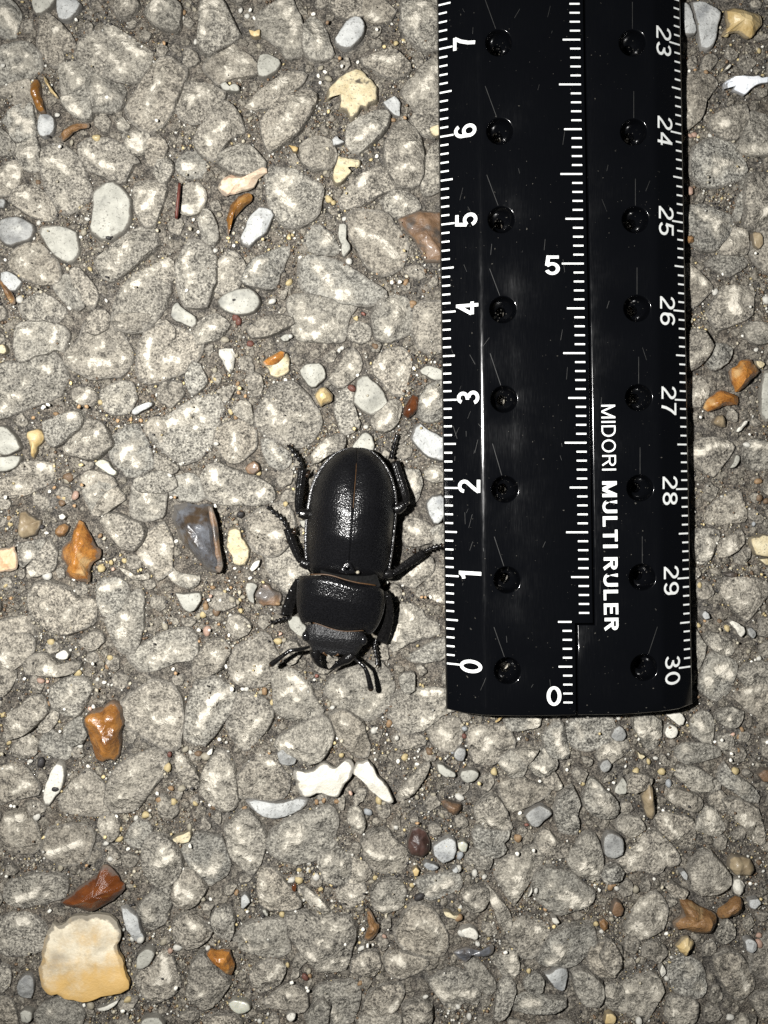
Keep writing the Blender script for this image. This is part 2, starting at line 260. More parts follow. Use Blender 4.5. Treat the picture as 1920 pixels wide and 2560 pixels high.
648,2191 658,2177 680,2177 694,2187 704,2201 713,2216 728,2230 742,2240 750,2249 742,2269 718,2271 684,2271 660,2266 648,2249 646,2220|653,2187 656,2216 653,2235;656,2244 670,2244
530,2302 540,2283 559,2273 574,2278 581,2298 581,2326 574,2346 554,2341 535,2322|
434,2322 443,2302 468,2293 492,2312 525,2322 521,2341 496,2365 468,2370 439,2355|477,2307 484,2317;487,2346
717,2302 721,2287 741,2283 765,2287 794,2292 813,2297 847,2292 871,2292 876,2307 885,2321 885,2345 881,2369 871,2393 861,2418 847,2422 818,2425 789,2418 772,2398 760,2374 741,2360 721,2336|774,2384 794,2408 818,2418 832,2403 856,2410;803,2350 823,2360;813,2302 823,2316 856,2314
909,2109 919,2090 943,2080 967,2080 977,2099 996,2111 1011,2128 1016,2152 1011,2167 991,2181 963,2181 934,2172 919,2152 912,2133|922,2126 943,2140 972,2140 1006,2148;996,2167
1044,2210 1059,2196 1088,2191 1122,2186 1146,2191 1153,2210 1141,2229 1112,2239 1083,2249 1059,2239 1047,2225|1073,2234 1098,2220 1126,2210
796,2143 813,2128 837,2123 856,2138 876,2143 876,2167 871,2201 852,2210 823,2205 808,2191 799,2167|823,2143 808,2167 813,2191;852,2157 861,2186
881,2148 895,2157 914,2167 924,2181 909,2201 890,2210 873,2205 876,2176|897,2181
842,2225 861,2215 890,2210 909,2220 909,2239 895,2258 876,2270 856,2261 847,2244|852,2244 871,2242 893,2242
934,2229 943,2215 967,2205 996,2205 1011,2225 1011,2244 1006,2263 991,2275 967,2278 943,2273 934,2254|953,2273 996,2266
760,2220 774,2229 794,2249 813,2263 828,2283 808,2283 784,2268 760,2244 746,2229|765,2234 803,2263
991,2331 1011,2302 1025,2273 1044,2263 1073,2273 1093,2297 1107,2321 1117,2345 1117,2364 1107,2384 1093,2393 1059,2389 1020,2379 996,2360|1044,2311 1064,2307 1083,2321 1102,2345 1095,2379
885,2403 905,2389 919,2384 938,2386 943,2403 948,2418 934,2437 905,2437 881,2427|909,2408
967,2398 982,2384 1001,2389 1020,2393 1049,2396 1069,2403 1059,2422 1035,2437 1001,2446 982,2442 967,2422|987,2398 1011,2413
1169,2157 1176,2138 1193,2128 1212,2138 1227,2148 1222,2172 1198,2167|
1241,2172 1251,2157 1275,2152 1299,2140 1323,2128 1343,2116 1357,2119 1362,2138 1352,2162 1333,2186 1314,2215 1299,2239 1287,2256 1270,2239 1256,2210 1241,2191|1314,2157 1299,2176 1275,2172;1289,2191 1299,2205 1285,2229
1338,2201 1352,2181 1376,2172 1405,2181 1429,2186 1444,2205 1468,2220 1487,2234 1482,2254 1468,2268 1449,2273 1424,2283 1400,2287 1376,2268 1352,2258 1338,2229|1376,2210;1405,2234 1434,2244 1449,2263 1468,2254;1424,2268
1420,2138 1444,2123 1453,2099 1473,2085 1492,2099 1499,2123 1506,2152 1506,2181 1492,2203 1468,2196 1439,2181 1424,2157|1458,2167 1487,2181
1162,2239 1174,2229 1198,2222 1217,2229 1220,2249 1210,2273 1188,2280 1169,2273|1164,2237;1193,2263 1208,2268
1222,2220 1241,2239 1256,2258 1270,2278 1280,2302 1280,2321 1261,2326 1246,2297 1232,2263 1222,2244|1227,2258 1246,2244
1275,2350 1285,2321 1294,2307 1318,2297 1343,2307 1367,2316 1371,2336 1362,2360 1347,2379 1333,2393 1309,2393 1289,2374|1294,2314;1343,2326 1352,2333
1347,2403 1357,2379 1371,2355 1391,2336 1415,2321 1449,2321 1478,2316 1487,2336 1490,2364 1473,2384 1453,2403 1429,2418 1396,2413 1367,2413|1400,2369 1400,2389 1376,2403
1236,2403 1251,2393 1275,2384 1289,2384 1294,2408 1294,2432 1285,2446 1265,2442 1251,2422|1285,2398 1289,2432
1316,2456 1328,2444 1345,2442 1357,2461 1352,2480 1333,2485 1318,2475|
1167,2418 1183,2403 1203,2413 1212,2432 1232,2451 1236,2475 1217,2485 1193,2466 1174,2446|
1473,2398 1482,2374 1502,2364 1526,2360 1550,2374 1555,2418 1535,2442 1502,2442 1482,2427|1521,2418
1434,2437 1449,2427 1473,2437 1497,2456 1506,2480 1497,2509 1463,2509 1444,2475|
1506,2186 1516,2172 1540,2167 1555,2181 1550,2196 1521,2196|
87,2542 106,2518 135,2504 169,2509 198,2523 207,2542 193,2566 145,2576 101,2571|125,2533
0,2422 19,2427 19,2460 5,2480 -10,2470|
338,2441 357,2427 381,2417 395,2393 410,2381 424,2403 434,2431 446,2460 439,2480 420,2494 386,2504 357,2489|405,2398 415,2441;400,2456 415,2451
0,2501 19,2504 29,2528 39,2557 24,2576 -10,2576|
468,2483 477,2449 482,2416 496,2396 511,2389 525,2411 545,2428 564,2445 574,2459 559,2478 545,2493 530,2517 506,2522 482,2507|501,2478
586,2348 598,2329 617,2314 641,2307 670,2302 694,2300 709,2310 711,2334 716,2358 721,2377 699,2392 670,2392 641,2382 612,2380 603,2365|617,2343 617,2372 636,2377;651,2372 668,2363
629,2440 641,2421 665,2406 694,2406 706,2421 706,2440 694,2459 675,2474 656,2483 639,2474 629,2459|680,2440 697,2421;648,2459
511,2551 525,2541 554,2541 583,2539 603,2556 593,2570 521,2570|
660,2507 684,2493 709,2478 738,2469 762,2483 766,2517 747,2531 713,2517 684,2522|723,2483
766,2541 786,2517 805,2503 824,2517 815,2570 776,2570|
784,2529 789,2485 803,2471 832,2466 866,2459 888,2461 897,2485 895,2509 885,2534 876,2558 832,2567 789,2563 770,2548|835,2534 842,2553;878,2476
909,2534 919,2505 934,2485 953,2473 982,2471 1001,2466 1006,2485 999,2509 987,2529 963,2538 938,2548 919,2548|977,2529 991,2509;938,2534
1011,2519 1030,2509 1059,2505 1073,2519 1078,2543 1073,2567 1020,2567 1011,2543|1054,2534
1073,2456 1098,2442 1126,2430 1155,2432 1170,2437 1184,2456 1194,2476 1196,2500 1187,2514 1165,2505 1146,2514 1136,2529 1117,2514 1102,2495 1093,2476|1090,2471 1117,2495 1136,2488 1165,2485 1189,2500
895,2553 914,2543 938,2548 963,2543 991,2538 1001,2553 996,2567 900,2567|
1285,2529 1299,2500 1318,2490 1343,2495 1367,2500 1396,2495 1412,2500 1410,2514 1396,2524 1367,2531 1333,2531 1299,2531|1314,2500 1338,2500;1294,2514
1236,2543 1246,2514 1248,2481 1256,2456 1275,2447 1285,2466 1285,2490 1275,2514 1265,2538 1246,2548|
1509,2485 1521,2471 1540,2466 1560,2481 1560,2519 1535,2524 1516,2509|1528,2485
1544,2172 1554,2148 1573,2133 1592,2123 1607,2099 1621,2085 1645,2085 1660,2104 1679,2119 1694,2138 1698,2157 1679,2167 1660,2162 1650,2181 1631,2186 1607,2172 1583,2181 1559,2186|1602,2114 1592,2143 1578,2162;1660,2138 1662,2152
1506,2191 1520,2172 1539,2176 1554,2186 1544,2201 1520,2205|1530,2181
1727,2167 1742,2148 1761,2133 1780,2133 1795,2152 1809,2172 1824,2191 1824,2210 1800,2229 1776,2234 1747,2234 1730,2215 1727,2191|1756,2167;1792,2215 1802,2220
1568,2316 1583,2292 1600,2268 1616,2254 1631,2239 1645,2239 1660,2258 1667,2278 1660,2302 1655,2321 1636,2331 1621,2345 1597,2348 1578,2338|1580,2328 1602,2311 1616,2336;1655,2302;1621,2258 1602,2273
1669,2220 1684,2210 1703,2220 1718,2229 1708,2244 1689,2239|
1520,2357 1534,2364 1549,2389 1549,2413 1534,2430 1520,2427 1506,2393|1539,2422
1520,2475 1544,2466 1568,2466 1592,2446 1616,2437 1636,2442 1650,2461 1655,2485 1641,2509 1631,2533 1616,2553 1592,2553 1568,2533 1539,2528 1515,2509|1573,2485;1636,2471 1650,2485;1563,2519
1674,2418 1694,2398 1723,2398 1747,2413 1761,2442 1764,2471 1751,2490 1718,2495 1689,2475 1674,2446|1747,2466 1761,2475;1723,2422
1674,2504 1694,2495 1723,2500 1742,2514 1739,2548 1723,2567 1684,2567 1669,2543|1689,2528 1708,2553
1795,2398 1819,2384 1843,2389 1862,2408 1877,2437 1886,2466 1872,2490 1848,2500 1824,2480 1804,2446|1804,2413;1853,2427 1862,2456 1872,2475
1800,2331 1819,2307 1833,2321 1836,2345 1819,2360 1802,2350|
1882,2504 1906,2490 1930,2485 1935,2538 1906,2543|
1710,195 1732,182 1767,182 1788,195 1793,213 1775,234 1762,247 1765,265 1758,286 1741,304 1719,321 1710,282|1723,282 1732,304
1793,286 1815,273 1841,263 1862,260 1871,278 1871,304 1858,326 1841,343 1815,343 1788,326 1780,308|1806,304 1819,312
1875,304 1880,278 1897,282 1923,295 1927,382 1897,384 1867,380 1847,365 1854,347 1867,330|1854,373 1871,378 1914,378
1732,434 1732,391 1745,365 1775,347 1806,343 1832,356 1849,373 1862,399 1867,421 1854,443 1823,456 1788,464 1758,456|1788,399 1802,412 1784,430;1810,404 1823,408;1845,412 1858,417
1862,447 1871,434 1897,438 1925,438 1932,488 1897,510 1871,495 1858,469|
1715,531 1719,516 1741,514 1767,514 1793,522 1819,535 1832,553 1828,566 1819,588 1806,605 1788,622 1762,622 1736,609 1719,583|1745,527 1762,544 1775,540 1788,557 1815,557;1788,562 1793,579
1802,614 1815,596 1828,570 1845,575 1867,579 1871,596 1871,618 1858,635 1832,631 1810,631|1815,605 1836,592 1862,583
1858,557 1867,535 1867,505 1862,475 1871,449 1888,436 1927,436 1932,566 1906,570 1880,570|1897,540 1919,522
1841,527 1849,492 1860,477 1864,501 1856,527 1854,544 1845,544|
1715,666 1723,661 1741,679 1758,692 1767,703 1775,709 1780,722 1762,739 1745,757 1723,766 1717,722|1719,670 1736,687 1762,705
1775,779 1788,761 1802,744 1815,718 1836,722 1862,718 1884,718 1886,735 1882,766 1875,792 1854,800 1828,805 1810,818 1788,813 1778,796|1836,726 1832,748 1838,779;1862,739 1871,731
1771,657 1797,640 1828,635 1854,640 1867,657 1849,674 1823,683 1797,670|
1723,835 1736,826 1758,831 1771,848 1780,865 1771,887 1754,904 1736,922 1719,917 1719,874|1723,909 1741,887 1762,878 1767,861
1858,826 1880,809 1906,809 1925,818 1925,852 1897,857 1875,844|
1775,883 1788,865 1810,861 1828,874 1819,900 1802,917 1784,922 1775,904|
1723,954 1745,945 1762,954 1771,975 1767,997 1754,1010 1728,1015 1719,988|1732,993 1758,984
1728,1123 1745,1106 1771,1097 1793,1097 1815,1106 1832,1114 1828,1132 1815,1149 1802,1171 1788,1186 1771,1179 1754,1166 1732,1158|1732,1132 1758,1132 1775,1114 1802,1110 1819,1114;1775,1179
1862,1123 1871,1110 1893,1101 1923,1106 1927,1166 1897,1171 1871,1162 1862,1145|1884,1114 1919,1119
1775,1305 1771,1284 1793,1258 1815,1245 1832,1232 1849,1232 1854,1253 1862,1279 1862,1301 1845,1305 1815,1305 1793,1310|1815,1292 1845,1288 1860,1279;1780,1301;1832,1253
1736,1337 1745,1329 1771,1329 1793,1327 1797,1342 1784,1359 1780,1381 1775,1398 1754,1407 1739,1394 1734,1363|1780,1355 1771,1385
1802,1381 1810,1355 1828,1342 1849,1329 1858,1337 1858,1359 1841,1372 1823,1385 1806,1389|1832,1361 1815,1376
1802,1468 1806,1455 1823,1448 1849,1448 1884,1450 1914,1455 1919,1485 1906,1507 1893,1524 1880,1541 1867,1550 1854,1537 1841,1524 1823,1507 1810,1489|1819,1494 1841,1494;1858,1507 1875,1511;1858,1455 1862,1468
1767,1593 1780,1583 1802,1598 1823,1602 1832,1615 1832,1632 1815,1637 1793,1624 1775,1611|1806,1624 1823,1632
1739,1602 1741,1576 1752,1593 1762,1619 1760,1650 1745,1672 1741,1641|
1754,1702 1771,1672 1775,1641 1793,1637 1819,1650 1841,1659 1841,1680 1832,1702 1819,1724 1797,1741 1780,1737 1758,1719|1797,1676 1819,1672 1823,1693;1775,1702 1771,1719
1854,1685 1871,1667 1897,1659 1927,1667 1927,1711 1906,1724 1880,1719 1858,1702|1888,1717 1906,1715
1841,1737 1862,1724 1888,1732 1923,1719 1927,1754 1897,1763 1867,1754|
1009,1176 1028,1175 1049,1181 1051,1206 1045,1240 1028,1261 1023,1226 1011,1206|1035,1192 1039,1219
1066,1181 1083,1168 1105,1171 1114,1181 1106,1199 1087,1202 1070,1195|1080,1181 1094,1188
1004,1315 1028,1295 1052,1305 1076,1322 1080,1350 1052,1360 1015,1360|1025,1322 1049,1333
1083,1329 1104,1312 1118,1329 1114,1360 1087,1360|1094,1340
784,1133 812,1102 846,1085 860,1099 853,1123 819,1133 795,1157 784,1154|812,1113 801,1133 796,1151
"""
NAMED = """
W1 77,-14 135,-14 140,2 130,17 111,31 96,36 87,34 80,19
W2 142,-10 183,-7 200,5 203,14 193,31 178,48 164,53 147,48 140,34 140,14
W3 99,284 121,282 135,294 137,316 128,338 111,345 99,340 92,321 94,299
O1 72,207 82,193 92,195 99,210 99,229 104,253 111,277 99,282 87,270 75,241 72,224
O2 106,186 113,193 125,212 135,229 147,244 140,244 123,227 111,207 106,193
O3 147,338 157,323 174,311 193,304 222,306 224,316 198,321 178,335 162,347 152,354
Y1 379,231 386,224 395,229 403,236 393,244 381,239
W5 648,135 665,130 682,140 699,147 704,159 694,176 680,188 660,198 644,188 641,169 644,149
W6 549,212 562,203 571,217 588,210 600,217 598,229 578,229 559,227
O4 622,75 636,80 651,75 651,92 636,96 627,89
O5 721,362 735,366 747,371 742,379 733,379
W7 889,39 903,41 913,58 913,75 906,94 889,111 874,123 855,121 838,111 833,101 845,84 853,68 869,48
W8 956,256 971,248 985,239 995,246 1002,258 1000,275 1000,292 985,287 968,272
W9 828,350 841,338 850,350 865,357 850,364 833,366
Y2 891,169 908,174 920,190 937,205 947,217 947,236 944,253 927,260 918,272 903,265 894,284 877,297 865,275 848,270 853,251 845,229 826,246 816,248 816,231 831,207 850,188 872,176
Y3 1074,323 1082,316 1099,313 1101,338 1086,342 1077,335
Y4 845,386 860,391 879,395 903,398 898,420 884,410 872,420 879,429 865,444 853,456 841,461 831,448 831,434 838,415 841,400
W10 0,496 12,499 14,508 10,521 0,521 -10,508
W11 0,549 19,542 48,540 72,552 87,564 87,578 80,598 53,607 24,617 0,603 -14,581
W12 99,566 125,562 149,562 174,571 193,581 195,600 198,622 193,641 181,656 166,658 149,651 133,636 113,610 101,588 94,574
W13 231,477 248,460 270,453 287,453 304,465 318,480 328,499 328,530 328,549 318,569 301,588 284,598 268,600 253,603 236,590 222,578 227,549 231,521 231,496
W14 0,680 19,675 36,684 53,704 43,728 24,728 10,713 0,699
O6 2,699 12,709 24,728 34,745 34,759 24,759 14,742 5,721 -7,699
P1 542,468 549,453 559,441 576,436 593,439 612,439 631,429 646,422 660,414 668,419 668,429 656,436 641,446 639,455 634,468 617,475 593,480 574,484 562,489 549,480
O7 569,528 576,508 593,494 610,484 624,480 631,489 627,501 612,513 593,533 578,549 571,574 569,590 566,564 566,545
W15 648,516 665,518 684,523 687,535 680,547 675,562 668,581 651,595 636,603 624,622 612,615 598,605 600,593 612,569 615,552 627,533
W17 540,754 554,738 574,728 598,721 622,718 636,725 648,740 651,762 639,779 617,788 588,788 564,779 545,766
W18 429,766 441,752 451,764 463,774 477,783 492,793 494,807 482,820 458,810 434,803 424,788
W19 848,559 865,557 867,578 867,603 877,610 877,627 867,636 857,644 853,629 855,612 848,603 845,583
B1 995,545 1009,535 1029,528 1048,521 1072,525 1111,530 1115,653 1082,656 1062,651 1053,627 1038,603 1021,583 1002,564
W20 -7,1065 14,1065 31,1077 43,1094 51,1113 55,1123 39,1130 14,1140 -7,1135
W21 -7,1142 14,1142 34,1138 55,1140 53,1152 41,1169 19,1181 -7,1179
Y5 0,863 10,860 17,868 19,880 12,887 0,884 -10,875
O8 65,1080 77,1075 92,1070 104,1077 108,1089 104,1106 92,1116 89,1133 82,1150 75,1147 75,1128 70,1106 63,1092
W22 330,1027 342,1015 362,1007 379,1003 386,1010 376,1019 357,1029 340,1039 330,1036
W23 236,1159 251,1147 270,1152 282,1171 294,1181 289,1191 275,1188 256,1174 244,1166
W24 545,872 564,868 581,868 586,882 586,906 583,921 574,935 564,925 554,901 545,887
O9 653,904 670,892 689,882 704,875 718,880 723,896 723,925 713,935 694,945 675,937 670,923 658,913
Y6 646,812 656,802 670,800 677,810 672,822 658,824 648,822
W25 699,846 709,836 721,834 728,841 721,851 709,853
B2 612,1171 622,1159 636,1152 648,1162 651,1176 636,1186 619,1183
W26 747,925 759,913 783,906 802,908 812,923 816,937 812,951 797,961 785,971 771,966 759,951 749,937
Y7 788,983 797,973 812,966 821,973 833,988 828,1002 812,1009 802,1017 792,1004 785,992
W27 891,947 906,935 920,937 930,951 944,959 956,973 966,990 973,1009 961,1024 942,1031 927,1041 910,1031 894,1019 882,1004 882,985 891,971 889,956
B3 1007,1019 1019,1000 1033,985 1045,988 1048,1004 1045,1024 1036,1038 1019,1048 1007,1038
W28 1048,927 1058,915 1074,913 1094,918 1111,927 1111,951 1086,951 1067,942 1053,935
W29 877,1125 884,1111 896,1091 908,1079 920,1079 932,1091 937,1111 932,1135 898,1137
T1 46,1280 58,1277 72,1289 87,1301 99,1301 96,1321 87,1337 68,1345 55,1349 43,1340 41,1316 43,1296
O10 135,1321 145,1311 159,1308 171,1316 169,1328 159,1340 145,1345 133,1337
O11 193,1301 205,1308 215,1325 227,1349 236,1366 251,1378 248,1393 231,1407 222,1422 219,1436 224,1446 219,1456 203,1456 183,1451 169,1446 162,1434 164,1417 154,1403 149,1388 154,1369 174,1349 178,1330 186,1313
P2 -7,1371 19,1371 36,1364 36,1378 39,1393 43,1407 39,1422 19,1429 -7,1431
W31 145,1287 159,1282 166,1292 159,1299 149,1299
D1 431,1263 448,1258 472,1253 482,1263 506,1260 525,1263 540,1306 545,1340 547,1374 554,1403 557,1422 545,1439 530,1436 511,1424 496,1405 477,1383 458,1364 446,1345 436,1321 427,1296
Y8 569,1325 583,1316 598,1325 605,1345 617,1362 627,1378 622,1398 615,1417 598,1417 583,1407 578,1388 569,1369 566,1345
W32 624,1422 631,1407 641,1400 651,1400 648,1415 636,1427 629,1429
W33 436,1482 453,1484 472,1482 492,1480 504,1480 506,1499 499,1516 487,1528 472,1533 458,1521 446,1501
W34 617,1458 629,1458 644,1463 639,1475 634,1489 636,1509 624,1504 615,1487 612,1470
B4 636,1489 646,1470 658,1458 672,1460 684,1475 704,1484 704,1504 689,1516 665,1513 646,1511
W35 718,1550 733,1538 747,1538 757,1557 766,1566 769,1591 757,1593 738,1586 725,1571
W36 747,1301 766,1301 769,1321 754,1316
W37 140,1634 152,1627 164,1624 176,1634 171,1646 154,1648 137,1643
O12 207,1793 217,1783 236,1778 251,1774 260,1764 275,1757 289,1762 299,1774 301,1793 306,1812 299,1836 297,1865 292,1894 284,1911 265,1909 251,1916 236,1911 229,1894 222,1870 217,1846 210,1829 205,1812
W38 106,2000 111,1966 121,1942 130,1918 145,1904 159,1913 162,1938 159,1962 149,1981 137,1995 125,2015 111,2020
D2 692,1882 709,1870 728,1875 742,1894 738,1911 718,1916 699,1909
W40 516,1882 528,1870 533,1870 530,1884 521,1889
W39 734,1923 749,1925 763,1930 780,1925 795,1915 807,1908 819,1906 831,1913 843,1918 855,1908 865,1898 877,1898 886,1908 884,1927 874,1947 862,1964 850,1980 841,1990 824,1988 807,1983 788,1985 768,1992 754,1988 742,1971 737,1956 744,1954 734,1942
W41 891,1903 903,1903 918,1898 927,1908 937,1923 947,1942 961,1954 971,1971 978,1988 983,2000 976,2007 961,2002 944,1990 927,1973 908,1954 891,1939 879,1932 886,1918
W42 614,2004 633,2000 662,2004 696,2007 730,2002 754,1997 773,2004 763,2019 744,2033 715,2043 681,2048 652,2041 628,2024
W43 1091,1908 1106,1910 1120,1920 1140,1932 1140,1942 1115,1942 1096,1932
B6 1101,2004 1115,2002 1135,2009 1156,2014 1154,2029 1140,2041 1120,2033 1106,2019
B7 1019,2101 1029,2077 1048,2072 1067,2082 1077,2106 1077,2130 1058,2149 1029,2140 1017,2120
W44 1082,2115 1101,2101 1120,2091 1140,2101 1144,2120 1135,2149 1106,2159 1082,2140
O14 1236,1804 1245,1795 1257,1792 1253,1800 1245,1809 1238,1809
W45 1147,1939 1154,1927 1173,1923 1188,1923 1197,1930 1197,1939 1190,1949 1180,1956 1166,1959 1154,1954
D3 1134,1879 1149,1865 1163,1869 1166,1884 1159,1903 1144,1903 1134,1894
W46 1313,2038 1332,2019 1351,2012 1366,2019 1383,2033 1366,2048 1354,2062 1342,2072 1327,2067 1320,2053
W47 1496,1913 1506,1901 1520,1898 1530,1913 1525,1927 1511,1932 1499,1925
W49 1144,2106 1159,2101 1171,2111 1166,2130 1154,2130 1144,2120
D4 1525,1841 1534,1821 1549,1812 1563,1821 1568,1841 1559,1853 1539,1855
W48 1506,2101 1515,2082 1534,2079 1554,2091 1563,2106 1559,2135 1534,2149 1510,2140
W50 1662,1785 1684,1783 1703,1783 1713,1797 1708,1812 1698,1816 1686,1804 1674,1795
W51 1660,1831 1665,1819 1677,1812 1691,1816 1696,1831 1691,1843 1677,1850 1665,1843
W53 1537,1966 1549,1954 1556,1944 1566,1956 1568,1976 1563,1985 1544,1985 1534,1978
Y9 1592,1877 1600,1884 1612,1889 1604,1898 1595,1894
T3 1607,1995 1612,1966 1624,1956 1633,1971 1636,1995 1643,2019 1641,2043 1633,2055 1621,2048 1612,2024
B8 1894,1937 1911,1923 1935,1923 1935,1956 1906,1954
O16 149,2259 169,2244 193,2223 217,2206 236,2194 251,2172 258,2163 270,2170 280,2184 292,2194 299,2211 313,2220 304,2237 284,2254 256,2269 231,2281 212,2281 188,2273 164,2269
W54 301,2271 313,2269 328,2276 345,2290 352,2312 354,2331 364,2346 357,2360 338,2358 328,2341 316,2322 309,2302 304,2288
Y13 429,2097 443,2088 463,2081 475,2076 480,2090 475,2105 458,2109 434,2105
W55 603,2240 612,2232 622,2240 627,2254 612,2269 603,2271
W56 656,2273 665,2271 672,2283 670,2290 660,2283
R3 730,2213 738,2206 742,2216 738,2230 730,2225
W57 1057,2162 1064,2155 1083,2157 1098,2169 1088,2176 1069,2176
W58 1129,2172 1141,2162 1148,2172 1141,2181 1131,2179
O17 1030,2176 1040,2167 1049,2176 1044,2191 1035,2191
O18 917,2275 926,2278 934,2292 941,2304 948,2319 943,2331 931,2348 919,2357 909,2352 914,2336 919,2316 917,2297
Y14 1107,2278 1122,2278 1134,2287 1151,2287 1155,2295 1146,2299 1131,2295 1114,2290
D5 1140,2379 1164,2369 1193,2379 1212,2384 1232,2364 1236,2384 1222,2393 1203,2396 1183,2393 1164,2408 1145,2398 1130,2384
W59 1145,2336 1154,2321 1174,2316 1188,2321 1198,2336 1193,2350 1174,2345 1154,2343
W60 1362,2437 1376,2434 1391,2420 1415,2420 1420,2432 1417,2461 1410,2480 1391,2475 1376,2456
W61 1318,2242 1326,2225 1330,2215 1330,2227 1323,2239
W62 1379,2292 1391,2292 1398,2304 1388,2309 1381,2302
B9 1499,2307 1511,2299 1523,2311 1523,2326 1511,2333 1502,2321
Y12 133,2306 145,2313 164,2306 174,2294 188,2287 217,2289 241,2284 265,2284 282,2292 294,2308 301,2325 301,2347 292,2364 297,2383 306,2403 311,2422 316,2441 323,2451 328,2463 321,2472 299,2482 270,2487 241,2494 212,2501 183,2501 159,2494 149,2482 125,2484 108,2470 104,2451 99,2429 96,2417 104,2403 106,2378 113,2352 121,2328
W63 340,2403 347,2383 362,2369 379,2369 388,2383 381,2403 366,2419 352,2427 340,2422
W64 41,2465 48,2446 63,2436 80,2439 87,2456 84,2480 77,2499 58,2499 43,2484
W65 51,2530 63,2523 80,2528 82,2547 72,2557 53,2554
W66 239,2523 260,2516 280,2506 299,2499 289,2513 270,2525 251,2528
W67 350,2559 357,2545 376,2540 400,2542 415,2562 400,2581 362,2581
O19 516,2389 525,2380 540,2384 554,2380 574,2382 578,2401 583,2418 578,2433 574,2442 562,2437 545,2425 525,2408
W68 569,2507 583,2498 603,2500 622,2503 627,2522 612,2531 595,2536 578,2522
W69 716,2536 728,2527 740,2531 738,2546 728,2551 716,2544
T5 1826,2152 1838,2145 1862,2145 1879,2152 1889,2167 1891,2181 1882,2193 1858,2196 1838,2191 1826,2176
Y15 1833,2215 1838,2203 1853,2201 1862,2208 1867,2217 1862,2234 1853,2244 1841,2239 1833,2227
O21 1800,2278 1814,2268 1829,2254 1845,2244 1858,2249 1862,2266 1858,2283 1843,2292 1819,2297 1802,2299 1797,2290
O22 1701,2254 1718,2254 1732,2258 1751,2268 1771,2278 1785,2283 1795,2292 1797,2309 1790,2326 1780,2336 1761,2336 1737,2333 1713,2326 1689,2331 1686,2311 1698,2302 1706,2292 1706,2273
O23 1691,2369 1698,2360 1708,2348 1723,2345 1735,2355 1735,2372 1727,2384 1715,2396 1703,2386
W71 1698,2179 1710,2176 1720,2186 1718,2201 1708,2196
W72 1860,2350 1872,2345 1886,2348 1894,2360 1891,2374 1879,2381 1865,2377
B10 1530,2268 1539,2249 1554,2258 1561,2273 1554,2290 1539,2295 1527,2283
W73 1648,2427 1655,2408 1662,2418 1665,2432 1655,2442
O24 1515,2533 1532,2533 1542,2543 1537,2560 1510,2560
W74 1872,2249 1896,2244 1906,2258 1886,2273 1872,2268
W75 1702,4 1719,4 1726,17 1734,43 1741,69 1743,87 1728,87 1710,87 1704,54
W76 1728,2 1745,0 1767,4 1784,17 1802,26 1804,39 1797,61 1793,87 1788,108 1778,122 1765,126 1754,119 1747,98 1743,69 1736,43 1730,17
Y16 1817,24 1836,17 1854,20 1871,24 1888,26 1901,33 1908,43 1904,61 1893,78 1884,93 1871,95 1860,87 1849,76 1832,78 1819,82 1806,89 1810,78 1819,61 1817,43
W77 1810,176 1815,167 1823,161 1828,163 1825,171 1817,176
W78 1806,210 1819,202 1836,193 1851,191 1864,191 1880,191 1897,189 1910,195 1925,191 1925,206 1906,208 1888,213 1875,221 1867,230 1860,239 1849,230 1832,226 1836,217 1845,206 1832,204 1817,208 1810,217 1812,224 1806,224
T6 1713,603 1717,588 1732,585 1739,592 1736,605 1723,609
T7 1880,583 1897,579 1906,592 1906,614 1897,627 1884,614
O25 1832,919 1849,910 1854,900 1871,897 1884,897 1886,910 1897,919 1901,928 1888,943 1871,962 1854,980 1845,980 1841,962 1832,945 1825,932
O26 1758,1023 1767,1004 1780,991 1797,975 1815,978 1836,986 1849,993 1847,1012 1832,1012 1815,1012 1793,1021 1775,1028
Y17 1888,902 1906,904 1912,910 1906,921 1899,923 1890,913
W79 1914,928 1932,923 1932,1054 1914,1051 1906,1038 1904,1010 1901,984 1908,958
T8 1784,1054 1797,1038 1810,1036 1819,1054 1817,1067 1806,1071 1788,1062
W81 1838,1080 1845,1069 1854,1058 1862,1051 1869,1051 1862,1064 1851,1077 1843,1080
W82 1823,1171 1832,1153 1841,1136 1849,1140 1849,1153 1841,1166 1832,1171
Y18 1877,1346 1884,1340 1893,1344 1906,1335 1925,1337 1932,1394 1906,1392 1888,1387 1880,1372 1875,1359
Y19 1897,1398 1914,1394 1927,1396 1927,1415 1910,1411
B11 1810,1435 1828,1428 1845,1433 1843,1442 1823,1444
W83 1754,1537 1762,1526 1771,1533 1773,1546 1762,1548
W84 1821,1554 1828,1550 1838,1554 1849,1561 1858,1567 1860,1578 1858,1587 1851,1591 1841,1583 1834,1570 1825,1561
W85 1867,1572 1875,1567 1888,1576 1890,1589 1882,1598 1871,1587
W86 1066,1257 1080,1240 1106,1236 1118,1254 1114,1288 1100,1309 1087,1312 1075,1295 1068,1274
W30 1027,1096 1035,1065 1049,1056 1070,1072 1100,1089 1121,1099 1121,1154 1104,1154 1080,1148 1063,1140 1045,1120 1033,1109
"""
